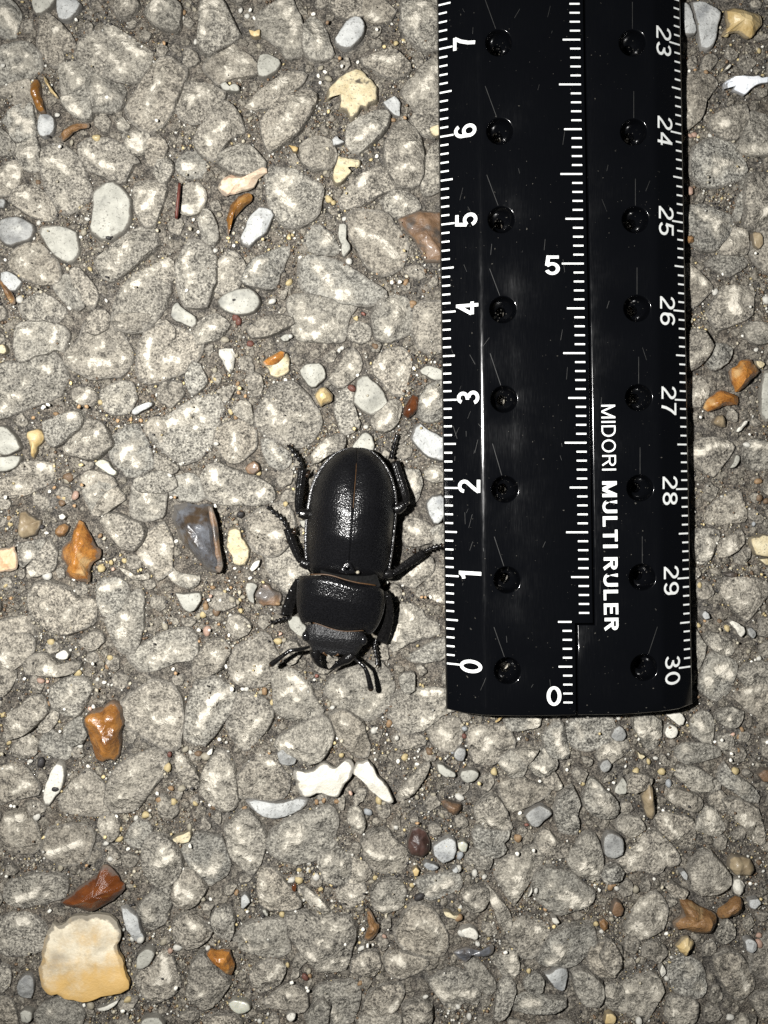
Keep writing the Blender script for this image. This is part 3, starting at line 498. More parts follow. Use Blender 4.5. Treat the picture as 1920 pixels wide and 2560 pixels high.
SPECKS = """
140,284,7,w 239,342,10,y 393,304,5,w 193,53,5,w 7,164,7,w 270,246,5,w 152,369,5,w 176,354,7,t 468,7,7,t 458,27,7,o 455,41,7,w 484,19,7,t 600,22,7,w 627,29,5,w 617,36,7,w 634,41,5,w 487,101,7,w 646,111,7,t 624,294,7,t 607,350,5,t 412,111,5,o 738,227,5,o 569,190,2,w 983,297,7,o 1012,297,5,o 990,104,7,y 942,77,5,w 939,121,2,w 961,113,5,y 812,176,5,w 795,186,5,w 802,166,7,t 821,193,10,t 800,203,5,w 855,169,5,w 894,152,5,w 821,275,5,y 1062,388,5,y 850,149,5,o 1007,101,2,w 819,60,5,b 783,31,5,w 824,350,5,t 819,374,5,t 942,388,5,w 94,554,7,w 46,747,10,w 10,648,5,w 215,545,7,w 229,455,2,w 48,537,2,w 207,578,10,t 166,670,5,t 222,670,7,y 263,750,5,w 395,578,5,t 171,769,7,w 99,728,5,t 92,453,7,b 395,639,2,w 537,624,7,w 482,547,5,w 434,574,7,w 477,574,5,t 494,578,5,w 547,535,7,t 658,600,5,y 583,581,5,t 721,590,7,y 750,641,5,w 680,752,10,w 588,793,10,r 723,704,10,y 504,766,5,w 468,728,5,w 646,610,2,w 612,545,2,w 569,593,5,y 583,612,5,w 1014,704,10,o 1000,706,5,w 980,704,5,w 860,545,7,w 872,651,10,w 821,496,10,y 833,504,7,y 812,429,7,t 824,480,2,w 891,793,5,y 1017,689,5,t 722,593,5,y 1031,762,7,o 942,684,5,o 848,537,5,t 391,986,7,w 104,1019,5,w 113,1017,5,w 123,1012,5,w 137,1034,7,o 80,1044,5,o 292,1051,5,o 219,1017,5,o 174,957,5,y 171,858,2,w 183,1077,5,w 60,1051,2,w 325,1048,5,o 205,1005,7,t 248,1005,7,y 169,1193,14,b 200,1017,5,o 205,1162,5,y 350,1051,5,o 338,1048,2,w 595,802,10,r 624,858,10,r 590,887,7,t 562,848,10,t 535,925,7,t 537,947,7,y 576,1029,7,y 588,1044,7,o 451,1157,7,w 460,1157,2,w 424,1188,7,w 646,1183,7,y 448,993,7,b 665,1174,2,w 593,959,7,o 600,971,5,y 612,990,5,o 595,981,5,o 540,1109,7,w 713,949,5,w 879,971,10,r 848,874,7,w 855,869,7,w 889,795,7,y 908,783,5,r 913,882,2,w 939,865,10,b 915,1067,7,w 894,937,5,w 973,836,7,w 1004,997,5,o 1033,756,10,o 951,761,2,w 1036,920,5,w 725,841,7,w 848,978,2,w 886,1072,5,y 116,1441,12,w 121,1229,5,w 157,1246,7,y 152,1258,10,b 183,1265,5,o 186,1239,12,p 145,1243,7,o 113,1333,5,w 251,1422,10,y 188,1446,5,w 248,1340,7,o 258,1347,5,t 275,1407,7,y 284,1400,5,t 280,1424,5,p 253,1289,5,w 22,1311,7,y 10,1465,7,y 17,1243,5,w 133,1219,5,o 152,1222,7,o 19,1296,7,o 207,1212,5,o 164,1202,10,t 101,1318,7,k 24,1497,5,o 309,1403,7,y 530,1470,7,o 513,1518,10,o 506,1538,10,y 540,1530,12,b 552,1501,12,w 578,1501,10,t 593,1506,7,t 600,1528,7,y 574,1559,7,w 499,1574,5,w 525,1574,5,w 537,1586,2,w 574,1586,5,w 516,1579,14,p 523,1499,5,w 494,1542,10,t 574,1542,7,w 605,1494,7,t 600,1287,10,k 588,1306,7,t 410,1566,10,t 537,1265,5,w 427,1243,5,w 439,1243,5,o 586,1422,5,w 439,1354,5,w 694,1509,7,o 624,1446,5,w 651,1280,2,w 713,1260,7,y 598,1484,5,t 549,1489,10,t 559,1482,7,y 528,1489,5,p 598,1482,5,t 699,1586,5,p 545,1562,5,o 624,1564,5,t 576,1470,5,o 241,1701,7,w 258,1708,5,w 121,1730,7,w 234,1658,5,w 164,1771,5,w 244,1723,5,t 99,1704,10,p 58,1699,5,w 222,1774,5,p 231,1769,5,w 272,1646,7,y 181,1889,7,t 72,1906,7,w 256,1945,5,y 125,1607,10,y 99,1909,14,k 193,1684,10,y 118,1762,7,o 5,1790,7,y 116,1706,5,p 241,1925,7,t 217,1918,5,w 198,1868,7,w 265,1670,7,o 147,1831,5,w 227,1737,2,w 19,1858,7,y 323,1711,5,t 7,1882,5,t 475,1884,7,w 463,1875,10,t 494,1887,10,b 513,1894,12,t 422,1889,7,r 417,1921,12,y 427,1974,7,o 615,1725,7,w 605,1725,5,w 660,1730,10,o 651,1733,7,t 639,1740,5,y 680,1759,10,y 581,1721,5,w 431,1675,5,w 564,1668,5,w 694,1605,10,y 709,1602,7,t 711,1639,10,t 672,1884,5,o 791,1692,5,r 547,1851,5,w 441,1682,5,o 410,1938,5,t 496,1605,5,o 821,1763,7,t 831,1771,7,w 918,1824,5,t 935,1828,10,w 973,1812,10,o 843,1848,5,w 855,1850,5,t 853,1891,7,y 836,1860,5,y 992,1845,7,w 1074,1882,12,b 1012,1896,10,y 1043,1913,5,w 995,1906,5,w 947,2004,10,y 959,2012,7,t 949,2024,7,t 990,2072,7,w 809,2004,7,o 1043,1997,7,t 1084,1990,7,t 920,2033,10,c 877,1980,5,p 1043,2055,5,o 841,2007,7,o 1099,1942,5,t 1009,1923,2,w 1106,2043,7,t 937,2077,2,w 1298,1850,5,w 1303,1845,2,w 1236,1932,10,y 1161,1843,7,r 1130,1882,7,c 1163,1824,7,c 1265,1932,2,w 1419,1927,5,w 1424,1913,5,t 1458,1961,7,y 1448,1956,2,w 1479,2024,10,y 1301,2036,5,w 1149,1995,12,w 1125,1997,2,w 1294,2099,10,o 1351,1956,5,w 1197,1956,5,y 1318,2065,5,r 1549,1797,7,w 1592,1932,10,y 1657,1932,10,y 1580,1954,7,y 1641,1898,7,w 1648,1906,2,w 1824,1898,5,w 1826,1882,5,w 1802,1848,5,w 1790,1857,5,w 1836,1838,5,p 1720,1809,2,w 1660,2029,5,w 1532,1954,5,w 1522,1978,5,w 1841,1930,10,y 1674,1961,10,c 1850,1845,7,o 1915,1853,5,w 1848,1879,7,o 1624,1906,7,y 1858,1826,7,o 1054,1492,5,o 1063,1492,4,o 1077,1494,5,w 960,1462,5,o 967,1456,4,w 1095,1503,5,w 318,2126,5,w 299,2076,7,y 297,2102,10,y 362,2040,10,y 395,2003,10,o 260,2049,7,y 263,2112,7,w 342,2023,5,w 311,2047,7,t 275,2148,7,w 219,2160,5,o 149,2172,10,t 121,2281,5,w 19,2187,5,w 333,2182,5,t 338,2049,7,w 391,1987,5,w 106,2097,5,y 289,2044,5,w 265,2090,5,y 24,2018,5,w 39,2013,5,w 87,2013,2,w 89,2044,10,w 424,1974,7,o 431,2008,10,y 487,2013,7,y 523,2015,5,w 610,2023,7,o 747,2179,7,y 771,2179,7,y 728,2204,10,w 747,2204,10,y 791,2196,10,w 590,2235,7,o 506,2252,7,t 525,2252,5,w 617,2283,5,w 771,2160,7,w 757,2254,7,w 477,2112,5,w 535,2020,10,b 472,2071,10,t 455,2175,5,w 791,2008,7,o 704,2290,7,y 689,2088,7,w 738,2281,5,w 453,1974,10,t 938,2198,7,y 929,2208,7,t 770,2179,7,w 789,2196,10,w 801,2227,7,y 828,2215,5,y 837,2220,7,k 1030,2217,7,y 1049,2246,14,k 960,2345,7,p 919,2360,5,w 900,2377,7,w 900,2463,7,o 907,2328,5,w 864,2357,5,w 970,2321,2,w 965,2295,5,t 1153,2333,10,w 1151,2273,7,w 774,2444,7,o 1188,2186,10,w 1212,2196,7,w 1292,2131,5,w 1333,2123,5,w 1376,2128,7,y 1297,2099,12,o 1195,2364,7,w 1150,2275,7,y 1147,2295,10,o 1150,2143,12,c 1145,2172,10,w 1323,2432,7,y 1364,2278,5,o 1492,2314,7,y 1506,2333,7,w 1263,2377,5,w 1340,2227,7,w 1227,2167,2,w 1239,2164,2,w 1386,2321,5,y 1531,2302,7,t 1229,2297,7,t 1280,2379,5,y 1528,2220,10,o 207,2518,5,w 224,2518,10,t 328,2352,7,w 121,2282,5,w 318,2504,10,y 352,2349,10,w 282,2535,5,t 309,2523,5,w 718,2418,7,y 443,2372,12,w 424,2382,7,p 477,2546,7,y 766,2474,5,w 441,2466,5,w 407,2360,10,t 730,2452,5,w 771,2433,7,t 424,2329,5,w 518,2375,7,w 545,2435,5,w 762,2447,10,r 648,2558,7,w 900,2464,7,o 1064,2497,7,w 905,2374,7,w 770,2473,5,w 1146,2522,7,w 1174,2546,10,w 1398,2529,7,w 1544,2225,7,w 1534,2215,10,o 1592,2227,10,t 1638,2201,5,w 1669,2338,5,w 1669,2451,7,w 1879,2213,5,w 1829,2548,10,w 1901,2343,7,p 1653,2215,5,t 1597,2405,7,t 1665,2389,7,b 1597,2553,10,w 1901,2160,7,b 1901,2362,12,p 1741,171,4,o 1726,174,4,w 1765,180,7,o 1901,122,7,y 1910,113,4,w 1778,336,7,w 1739,334,7,p 1728,336,7,p 1815,87,7,y 1906,80,7,t 1747,336,4,t 1804,65,4,t 1728,475,11,p 1791,729,9,w 1767,824,4,y 1847,857,4,t 1886,635,4,w 1810,683,4,w 1893,874,7,w 1739,798,4,y 1919,748,11,w 1871,1086,4,w 1749,1043,4,w 1899,1203,11,o 1901,1245,11,b 1888,1310,7,c 1867,1112,9,w 1832,1071,2,w 1760,1028,2,w 1919,1253,9,b 1795,1359,4,w 1752,1465,7,y 1749,1565,7,y 1734,1431,7,t 1830,1422,4,t 1901,1435,4,y 1882,1656,4,w 1758,1680,2,w 1802,1554,7,b 1821,1572,9,y 1841,1606,4,t 1875,1630,7,t 1901,1648,7,w 1797,1461,2,w 1765,1554,4,o 1797,1572,4,t
"""

# ------------------------------------------------------------------ helpers
def tag(o, label=None, cat=None, group=None, kind=None):
    if label: o['label'] = label
    if cat: o['category'] = cat
    if group: o['group'] = group
    if kind: o['kind'] = kind
    return o


def mesh_obj(name, verts, faces, mat, parent=None, smooth=True, attrs=None, sharp=None, data_name=None):
    me = bpy.data.meshes.new(data_name or name)
    me.from_pydata([tuple(map(float, v)) for v in verts], [], faces)
    if attrs:
        for k, vals in attrs.items():
            vals = np.asarray(vals, dtype=np.float32)
            if vals.ndim == 1:
                a = me.attributes.new(k, 'FLOAT', 'POINT')
                a.data.foreach_set('value', vals)
            else:
                a = me.attributes.new(k, 'FLOAT_COLOR', 'POINT')
                a.data.foreach_set('color', vals.ravel())
    if smooth:
        me.polygons.foreach_set('use_smooth', [True] * len(me.polygons))
    if sharp is not None:
        me.set_sharp_from_angle(angle=math.radians(sharp))
    me.materials.append(mat)
    me.update()
    o = bpy.data.objects.new(name, me)
    COL.objects.link(o)
    if parent is not None:
        o.parent = parent
    return o


def empty(name, loc=(0, 0, 0), parent=None):
    o = bpy.data.objects.new(name, None)
    o.empty_display_size = 0.2
    o.location = loc
    COL.objects.link(o)
    if parent is not None:
        o.parent = parent
    return o


def recentre(o, base):
    """move an object's origin to base without moving the mesh in the world"""
    b = Vector(base)
    o.data.transform(__import__('mathutils').Matrix.Translation(-b))
    o.location = b
    return o


# ------------------------------------------------------------------ materials
def new_mat(name):
    m = bpy.data.materials.new(name)
    m.use_nodes = True
    nt = m.node_tree
    return m, nt, nt.nodes, nt.links, nt.nodes['Principled BSDF']


def N_noise(nt, vec, scale, detail=3, rough=0.6, typ='FBM'):
    n = nt.nodes.new('ShaderNodeTexNoise')
    n.inputs['Scale'].default_value = scale
    n.inputs['Detail'].default_value = detail
    n.inputs['Roughness'].default_value = rough
    if vec is not None: nt.links.new(vec, n.inputs['Vector'])
    return n.outputs['Fac']


def N_ramp(nt, fac, stops, interp='LINEAR'):
    r = nt.nodes.new('ShaderNodeValToRGB')
    cr = r.color_ramp
    cr.interpolation = interp
    while len(cr.elements) < len(stops): cr.elements.new(0.5)
    for e, (p, c) in zip(cr.elements, stops):
        e.position = p
        e.color = (c[0], c[1], c[2], 1) if len(c) == 3 else c
    nt.links.new(fac, r.inputs[0])
    return r.outputs[0]


def N_mix(nt, fac, a, b, mode='MIX'):
    n = nt.nodes.new('ShaderNodeMix')
    n.data_type = 'RGBA'
    n.blend_type = mode
    for sock, v in ((n.inputs[0], fac), (n.inputs[6], a), (n.inputs[7], b)):
        if isinstance(v, (int, float)): sock.default_value = v
        elif isinstance(v, tuple): sock.default_value = (*v, 1) if len(v) == 3 else v
        else: nt.links.new(v, sock)
    return n.outputs[2]


def N_math(nt, op, a, b=None, c=None, clamp=False):
    n = nt.nodes.new('ShaderNodeMath')
    n.operation = op
    n.use_clamp = clamp
    for i, v in enumerate((a, b, c)):
        if v is None: continue
        if isinstance(v, (int, float)): n.inputs[i].default_value = v
        else: nt.links.new(v, n.inputs[i])
    return n.outputs[0]


def N_map(nt, v, a, b, lo=0.0, hi=1.0, smooth=True):
    n = nt.nodes.new('ShaderNodeMapRange')
    n.interpolation_type = 'SMOOTHSTEP' if smooth else 'LINEAR'
    n.inputs[1].default_value = a
    n.inputs[2].default_value = b
    n.inputs[3].default_value = lo
    n.inputs[4].default_value = hi
    nt.links.new(v, n.inputs[0])
    return n.outputs[0]


def N_pos(nt):
    return nt.nodes.new('ShaderNodeNewGeometry').outputs['Position']


def N_attr(nt, name):
    n = nt.nodes.new('ShaderNodeAttribute')
    n.attribute_name = name
    return n


def N_bump(nt, bsdf, h, strength, dist, prev=None):
    b = nt.nodes.new('ShaderNodeBump')
    b.inputs['Strength'].default_value = strength
    b.inputs['Distance'].default_value = dist
    nt.links.new(h, b.inputs['Height'])
    if prev is not None: nt.links.new(prev, b.inputs['Normal'])
    nt.links.new(b.outputs[0], bsdf.inputs['Normal'])
    return b.outputs[0]


def mat_aggregate(name='grey_aggregate', gain=1.0):
    """grey limestone chipping with a speckled bitumen film, worn pale along its crests (attribute wear)"""
    m, nt, nodes, links, bs = new_mat(name)
    pos = N_pos(nt)
    fine = N_noise(nt, pos, 40, 4, 0.75)
    mid = N_noise(nt, pos, 11, 4, 0.65)
    big = N_noise(nt, pos, 2.2, 2, 0.5)
    rnd = nt.nodes.new('ShaderNodeObjectInfo').outputs['Random']
    r2 = N_math(nt, 'FRACT', N_math(nt, 'MULTIPLY', rnd, 7.31))
    r3 = N_math(nt, 'FRACT', N_math(nt, 'MULTIPLY', rnd, 23.7))
    mixn = N_math(nt, 'ADD', N_math(nt, 'MULTIPLY', fine, 0.72), N_math(nt, 'MULTIPLY', mid, 0.28))
    lo = N_ramp(nt, mixn, [(0.395, (0.026, 0.024, 0.021)), (0.455, (0.105, 0.098, 0.086)),
                           (0.525, (0.232, 0.218, 0.190)), (0.60, (0.385, 0.363, 0.315))])
    plain = N_ramp(nt, mid, [(0.32, (0.145, 0.135, 0.115)), (0.66, (0.31, 0.288, 0.245))])
    lo = N_mix(nt, N_map(nt, r2, 0.2, 1.0, 0.0, 0.30, False), lo, plain)
    tint = N_ramp(nt, r3, [(0.0, (0.955, 0.98, 0.985)), (0.3, (0.99, 0.99, 0.965)), (0.7, (1.01, 0.985, 0.94)), (1.0, (1.01, 0.97, 0.905))])
    c = N_mix(nt, 1.0, lo, tint, 'MULTIPLY')
    br = N_map(nt, rnd, 0, 1, 0.98 * gain, 1.30 * gain, False)
    comb = nt.nodes.new('ShaderNodeCombineColor')
    for i in range(3): links.new(br, comb.inputs[i])
    c = N_mix(nt, 1.0, c, comb.outputs[0], 'MULTIPLY')
    # bitumen film still thick in places
    film = N_map(nt, N_noise(nt, pos, 5.5, 4, 0.6), 0.54, 0.72)
    c = N_mix(nt, N_math(nt, 'MULTIPLY', film, 0.5), c, (0.085, 0.078, 0.068))
    wear = N_attr(nt, 'wear').outputs['Fac']
    wn = N_noise(nt, pos, 11, 5, 0.72)
    amp = N_map(nt, N_noise(nt, pos, 3.3, 3, 0.6), 0.3, 0.7, 0.55, 1.25, False)
    w2 = N_math(nt, 'ADD', N_math(nt, 'MULTIPLY', wear, amp), N_math(nt, 'MULTIPLY', N_math(nt, 'SUBTRACT', wn, 0.5), 1.7))
    wf = N_map(nt, w2, 0.30, 0.50)
    soft = N_map(nt, w2, -0.22, 0.42, 0.0, 0.55)
    wcol = N_ramp(nt, mid, [(0.35, (0.46, 0.425, 0.35)), (0.62, (0.74, 0.69, 0.585))])
    wcol = N_mix(nt, 0.22, wcol, lo, 'MIX')
    c = N_mix(nt, soft, c, (0.37, 0.342, 0.282))
    c = N_mix(nt, wf, c, wcol)
    # bitumen still clinging round the foot of the stone, ragged
    rimf = N_map(nt, wear, -0.28, -0.60)
    rf = N_map(nt, N_math(nt, 'ADD', rimf, N_math(nt, 'MULTIPLY', N_math(nt, 'SUBTRACT', wn, 0.5), 1.9)), 0.30, 0.85, 0.0, 0.8)
    c = N_mix(nt, rf, c, N_mix(nt, 0.4, (0.090, 0.082, 0.069), lo))
    # scattered pale bruises where traffic has chipped the film
    sp = N_map(nt, N_noise(nt, pos, 15, 3, 0.6), 0.655, 0.73)
    c = N_mix(nt, N_math(nt, 'MULTIPLY', sp, 0.7), c, (0.52, 0.485, 0.41))
    links.new(c, bs.inputs['Base Color'])
    ro = N_map(nt, wf, 0, 1, 0.70, 0.40, False)
    links.new(ro, bs.inputs['Roughness'])
    bs.inputs['Specular IOR Level'].default_value = 0.42
    lump = N_noise(nt, pos, 4.5, 3, 0.55)
    vo = nt.nodes.new('ShaderNodeTexVoronoi')
    vo.inputs['Scale'].default_value = 6.5
    wob = nt.nodes.new('ShaderNodeVectorMath')
    wob.operation = 'ADD'
    links.new(pos, wob.inputs[0])
    links.new(N_math(nt, 'MULTIPLY', mid, 0.22), wob.inputs[1])
    links.new(wob.outputs[0], vo.inputs['Vector'])
    h = N_math(nt, 'ADD', N_math(nt, 'MULTIPLY', fine, 0.75), N_math(nt, 'ADD', N_math(nt, 'MULTIPLY', mid, 1.5), N_math(nt, 'MULTIPLY', lump, 2.4)))
    h = N_math(nt, 'ADD', h, N_math(nt, 'MULTIPLY', vo.outputs['Distance'], -1.6))
    N_bump(nt, bs, h, 1.0, 0.026)
    return m


def mat_bitumen():
    m, nt, nodes, links, bs = new_mat('bitumen_mortar')
    pos = N_pos(nt)
    fine = N_noise(nt, pos, 55, 3, 0.7)
    mid = N_noise(nt, pos, 14, 4, 0.65)
    big = N_noise(nt, pos, 1.6, 3, 0.6)
    f = N_math(nt, 'ADD', N_math(nt, 'MULTIPLY', fine, 0.6), N_math(nt, 'MULTIPLY', mid, 0.4))
    c = N_ramp(nt, f, [(0.39, (0.013, 0.012, 0.0105)), (0.475, (0.056, 0.051, 0.044)), (0.55, (0.128, 0.117, 0.099)), (0.63, (0.26, 0.238, 0.20))])
    t = N_ramp(nt, big, [(0.35, (0.85, 0.86, 0.88)), (0.65, (1.1, 1.03, 0.95))])
    c = N_mix(nt, 1.0, c, t, 'MULTIPLY')
    links.new(c, bs.inputs['Base Color'])
    bs.inputs['Roughness'].default_value = 0.8
    bs.inputs['Specular IOR Level'].default_value = 0.35
    h = N_math(nt, 'ADD', N_math(nt, 'MULTIPLY', fine, 0.7), mid)
    N_bump(nt, bs, h, 0.9, 0.03)
    return m


def mat_vcol(name, rough=0.5, spec=0.5, var=0.35):
    m, nt, nodes, links, bs = new_mat(name)
    pos = N_pos(nt)
    col = N_attr(nt, 'col').outputs['Color']
    f = N_noise(nt, pos, 40, 2, 0.6)
    g = N_ramp(nt, f, [(0.3, (1 - var,) * 3), (0.7, (1 + var * 0.5,) * 3)])
    links.new(N_mix(nt, 1.0, col, g, 'MULTIPLY'), bs.inputs['Base Color'])
    bs.inputs['Roughness'].default_value = rough
    bs.inputs['Specular IOR Level'].default_value = spec
    return m


def mat_chip(name, dark, lite, accent=None, acc_pos=(0.55, 0.65), rough=0.6, spec=0.4, scale=6.0, speck=0.0,
             speck_col=(0.05, 0.045, 0.04), bump=0.35, coat=0.0, fine_scale=34, stretch=(1, 1, 1), sss=0.0, alb=0.66, dirty=0.75):
    """a single coloured stone: two-tone mottling, an accent patch, fine dirt specks"""
    dark, lite = tuple(v * alb for v in dark), tuple(v * alb for v in lite)
    if accent is not None: accent = tuple(v * alb for v in accent)
    m, nt, nodes, links, bs = new_mat(name)
    tc = nt.nodes.new('ShaderNodeTexCoord')
    oi = nt.nodes.new('ShaderNodeObjectInfo')
    mp = nt.nodes.new('ShaderNodeMapping')
    mp.inputs['Scale'].default_value = stretch
    links.new(tc.outputs['Object'], mp.inputs['Vector'])
    add = nt.nodes.new('ShaderNodeVectorMath')
    add.operation = 'ADD'
    links.new(mp.outputs[0], add.inputs[0])
    links.new(N_math(nt, 'MULTIPLY', oi.outputs['Random'], 37.0), add.inputs[1])
    v = add.outputs[0]
    n1 = N_noise(nt, v, scale, 4, 0.6)
    n2 = N_noise(nt, v, fine_scale, 3, 0.65)
    c = N_ramp(nt, N_math(nt, 'ADD', N_math(nt, 'MULTIPLY', n1, 0.75), N_math(nt, 'MULTIPLY', n2, 0.25)),
               [(0.36, dark), (0.62, lite)])
    if accent is not None:
        n3 = N_noise(nt, v, scale * 0.55, 3, 0.55)
        c = N_mix(nt, N_map(nt, n3, *acc_pos), c, accent)
    if speck > 0:
        s = N_map(nt, n2, 0.60 - 0.1 * speck, 0.70 - 0.1 * speck)
        c = N_mix(nt, N_math(nt, 'MULTIPLY', s, 0.6), c, speck_col)
    rimf = N_map(nt, N_attr(nt, 'wear').outputs['Fac'], -0.30, -0.56)
    dn = N_noise(nt, v, 11, 4, 0.7)
    dirt = N_math(nt, 'ADD', N_math(nt, 'MULTIPLY', rimf, 0.42), N_math(nt, 'SUBTRACT', dn, 0.42))
    df = N_map(nt, dirt, 0.16, 0.42, 0.0, dirty)
    c = N_mix(nt, df, c, (0.075, 0.066, 0.054))
    links.new(c, bs.inputs['Base Color'])
    links.new(N_map(nt, df, 0, 1, rough, 0.85, False), bs.inputs['Roughness'])
    bs.inputs['Specular IOR Level'].default_value = spec
    bs.inputs['Coat Weight'].default_value = coat
    bs.inputs['Coat Roughness'].default_value = 0.12
    if sss > 0:
        bs.inputs['Subsurface Weight'].default_value = sss
        bs.inputs['Subsurface Radius'].default_value = (0.12, 0.06, 0.02)
        bs.inputs['Subsurface Scale'].default_value = 0.5
    h = N_math(nt, 'ADD', n1, N_math(nt, 'MULTIPLY', n2, 0.6))
    N_bump(nt, bs, h, bump, 0.02)
    return m


M = {}
M['agg'] = mat_aggregate()
M['grit'] = mat_aggregate('grey_grit', 0.64)
M['bit'] = mat_bitumen()
M['sand'] = mat_vcol('sand', 0.55, 0.5)
M['white'] = mat_chip('white_limestone', (0.35, 0.345, 0.30), (0.57, 0.56, 0.49), accent=(0.27, 0.268, 0.24), acc_pos=(0.56, 0.74), speck=0.45, rough=0.75, scale=6, bump=0.6)
M['pure'] = mat_chip('chalk_white', (0.74, 0.71, 0.62), (0.93, 0.90, 0.80), rough=0.65, scale=6, bump=0.7, alb=0.62, speck=0.3)
M['shell'] = mat_chip('white_flint_rind', (0.78, 0.74, 0.62), (0.95, 0.92, 0.82), accent=(0.55, 0.46, 0.30), acc_pos=(0.60, 0.72), rough=0.45, scale=3.2, bump=1.0, alb=0.57)
M['blue'] = mat_chip('blue_grey_limestone', (0.40, 0.41, 0.40), (0.66, 0.67, 0.65), accent=(0.30, 0.31, 0.315), acc_pos=(0.54, 0.72), speck=0.45, rough=0.7, scale=7, bump=0.9)
M['slate'] = mat_chip('slate_grey_limestone', (0.16, 0.162, 0.158), (0.36, 0.362, 0.345), accent=(0.42, 0.42, 0.39), acc_pos=(0.58, 0.72), speck=0.4, rough=0.6, scale=8, bump=0.9, alb=0.82)
M['cream'] = mat_chip('cream_limestone', (0.56, 0.46, 0.27), (0.82, 0.73, 0.50), accent=(0.10, 0.085, 0.06), acc_pos=(0.66, 0.74), speck=0.5, rough=0.8, scale=9, bump=0.8)
M['yellow'] = mat_chip('yellow_flint', (0.52, 0.36, 0.14), (0.78, 0.62, 0.34), accent=(0.36, 0.22, 0.07), acc_pos=(0.6, 0.75), rough=0.4, scale=5)
M['rind'] = mat_chip('cream_flint_rind', (0.52, 0.45, 0.33), (0.88, 0.80, 0.62), accent=(0.40, 0.34, 0.25), acc_pos=(0.56, 0.74), rough=0.5, scale=2.6, bump=0.5, alb=0.74)
_nt = M['rind'].node_tree
_bs = _nt.nodes['Principled BSDF']
_old = _bs.inputs['Base Color'].links[0].from_socket
_tc = _nt.nodes.new('ShaderNodeTexCoord')
_sx = _nt.nodes.new('ShaderNodeSeparateXYZ')
_nt.links.new(_tc.outputs['Object'], _sx.inputs[0])
_n = N_noise(_nt, _tc.outputs['Object'], 3.0, 5, 0.65)
_s = N_math(_nt, 'ADD', N_math(_nt, 'MULTIPLY', _sx.outputs[1], -1.3), N_math(_nt, 'MULTIPLY', N_math(_nt, 'SUBTRACT', _n, 0.5), 2.4))
_nt.links.new(N_mix(_nt, N_map(_nt, _s, -0.45, 0.62, 0.0, 0.9), _old, (0.50, 0.315, 0.10)), _bs.inputs['Base Color'])
M['orange'] = mat_chip('orange_flint', (0.17, 0.050, 0.010), (0.56, 0.25, 0.055), accent=(0.62, 0.40, 0.18), acc_pos=(0.58, 0.70), rough=0.30, spec=0.5, scale=4.5, bump=0.7, coat=0.2, sss=0.1)
M['amber'] = mat_chip('amber_flint', (0.20, 0.085, 0.018), (0.36, 0.17, 0.04), accent=(0.58, 0.38, 0.15), acc_pos=(0.56, 0.70), rough=0.25, spec=0.5, scale=5, bump=0.4, coat=0.3)
M['rust'] = mat_chip('rust_brown_flint', (0.10, 0.026, 0.006), (0.20, 0.058, 0.012), accent=(0.33, 0.15, 0.02), acc_pos=(0.62, 0.75), rough=0.26, spec=0.5, scale=3.0, bump=0.5, coat=0.25, fine_scale=60, stretch=(1, 3, 1))
M['ochre'] = mat_chip('ochre_ironstone', (0.17, 0.062, 0.014), (0.44, 0.20, 0.05), accent=(0.10, 0.045, 0.018), acc_pos=(0.56, 0.7), rough=0.28, spec=0.5, scale=5, bump=0.8, coat=0.25)
M['dullochre'] = mat_chip('dull_ochre_flint', (0.15, 0.075, 0.028), (0.34, 0.19, 0.08), accent=(0.44, 0.30, 0.15), acc_pos=(0.58, 0.72), rough=0.5, scale=7, bump=0.9, speck=0.3)
M['pink'] = mat_chip('pink_cream_flint', (0.62, 0.36, 0.23), (0.86, 0.74, 0.56), accent=(0.50, 0.42, 0.32), acc_pos=(0.6, 0.75), rough=0.45, scale=4)
M['salmon'] = mat_chip('salmon_flint', (0.72, 0.44, 0.24), (0.86, 0.66, 0.44), rough=0.5, scale=5)
M['brown'] = mat_chip('brown_pebble', (0.13, 0.075, 0.042), (0.25, 0.155, 0.09), accent=(0.085, 0.07, 0.058), acc_pos=(0.5, 0.65), rough=0.5, scale=6, coat=0.05, bump=0.8)
M['seed'] = mat_chip('glossy_brown_seed', (0.07, 0.022, 0.008), (0.15, 0.05, 0.018), rough=0.2, scale=4, coat=0.5, stretch=(2, 0.6, 1))
M['dark'] = mat_chip('dark_flint', (0.045, 0.036, 0.030), (0.17, 0.18, 0.20), accent=(0.07, 0.048, 0.03), acc_pos=(0.54, 0.66), rough=0.28, scale=6, coat=0.5, bump=0.5)
M['maroon'] = mat_chip('maroon_pebble', (0.035, 0.018, 0.014), (0.10, 0.055, 0.045), rough=0.4, scale=8)
M['tan'] = mat_chip('tan_pebble', (0.24, 0.18, 0.11), (0.42, 0.34, 0.22), accent=(0.55, 0.48, 0.36), acc_pos=(0.6, 0.75), rough=0.4, scale=5, coat=0.1)
M['red'] = mat_chip('red_twig', (0.085, 0.018, 0.012), (0.17, 0.045, 0.03), rough=0.5, scale=8)
M['glass'] = mat_chip('milky_quartz', (0.42, 0.42, 0.34), (0.66, 0.66, 0.56), rough=0.3, scale=4, coat=0.2, sss=0.2)
M['scrap'] = mat_chip('white_paper_scrap', (0.72, 0.76, 0.82), (0.92, 0.94, 0.96), rough=0.5, scale=6, bump=0.6, alb=0.85)

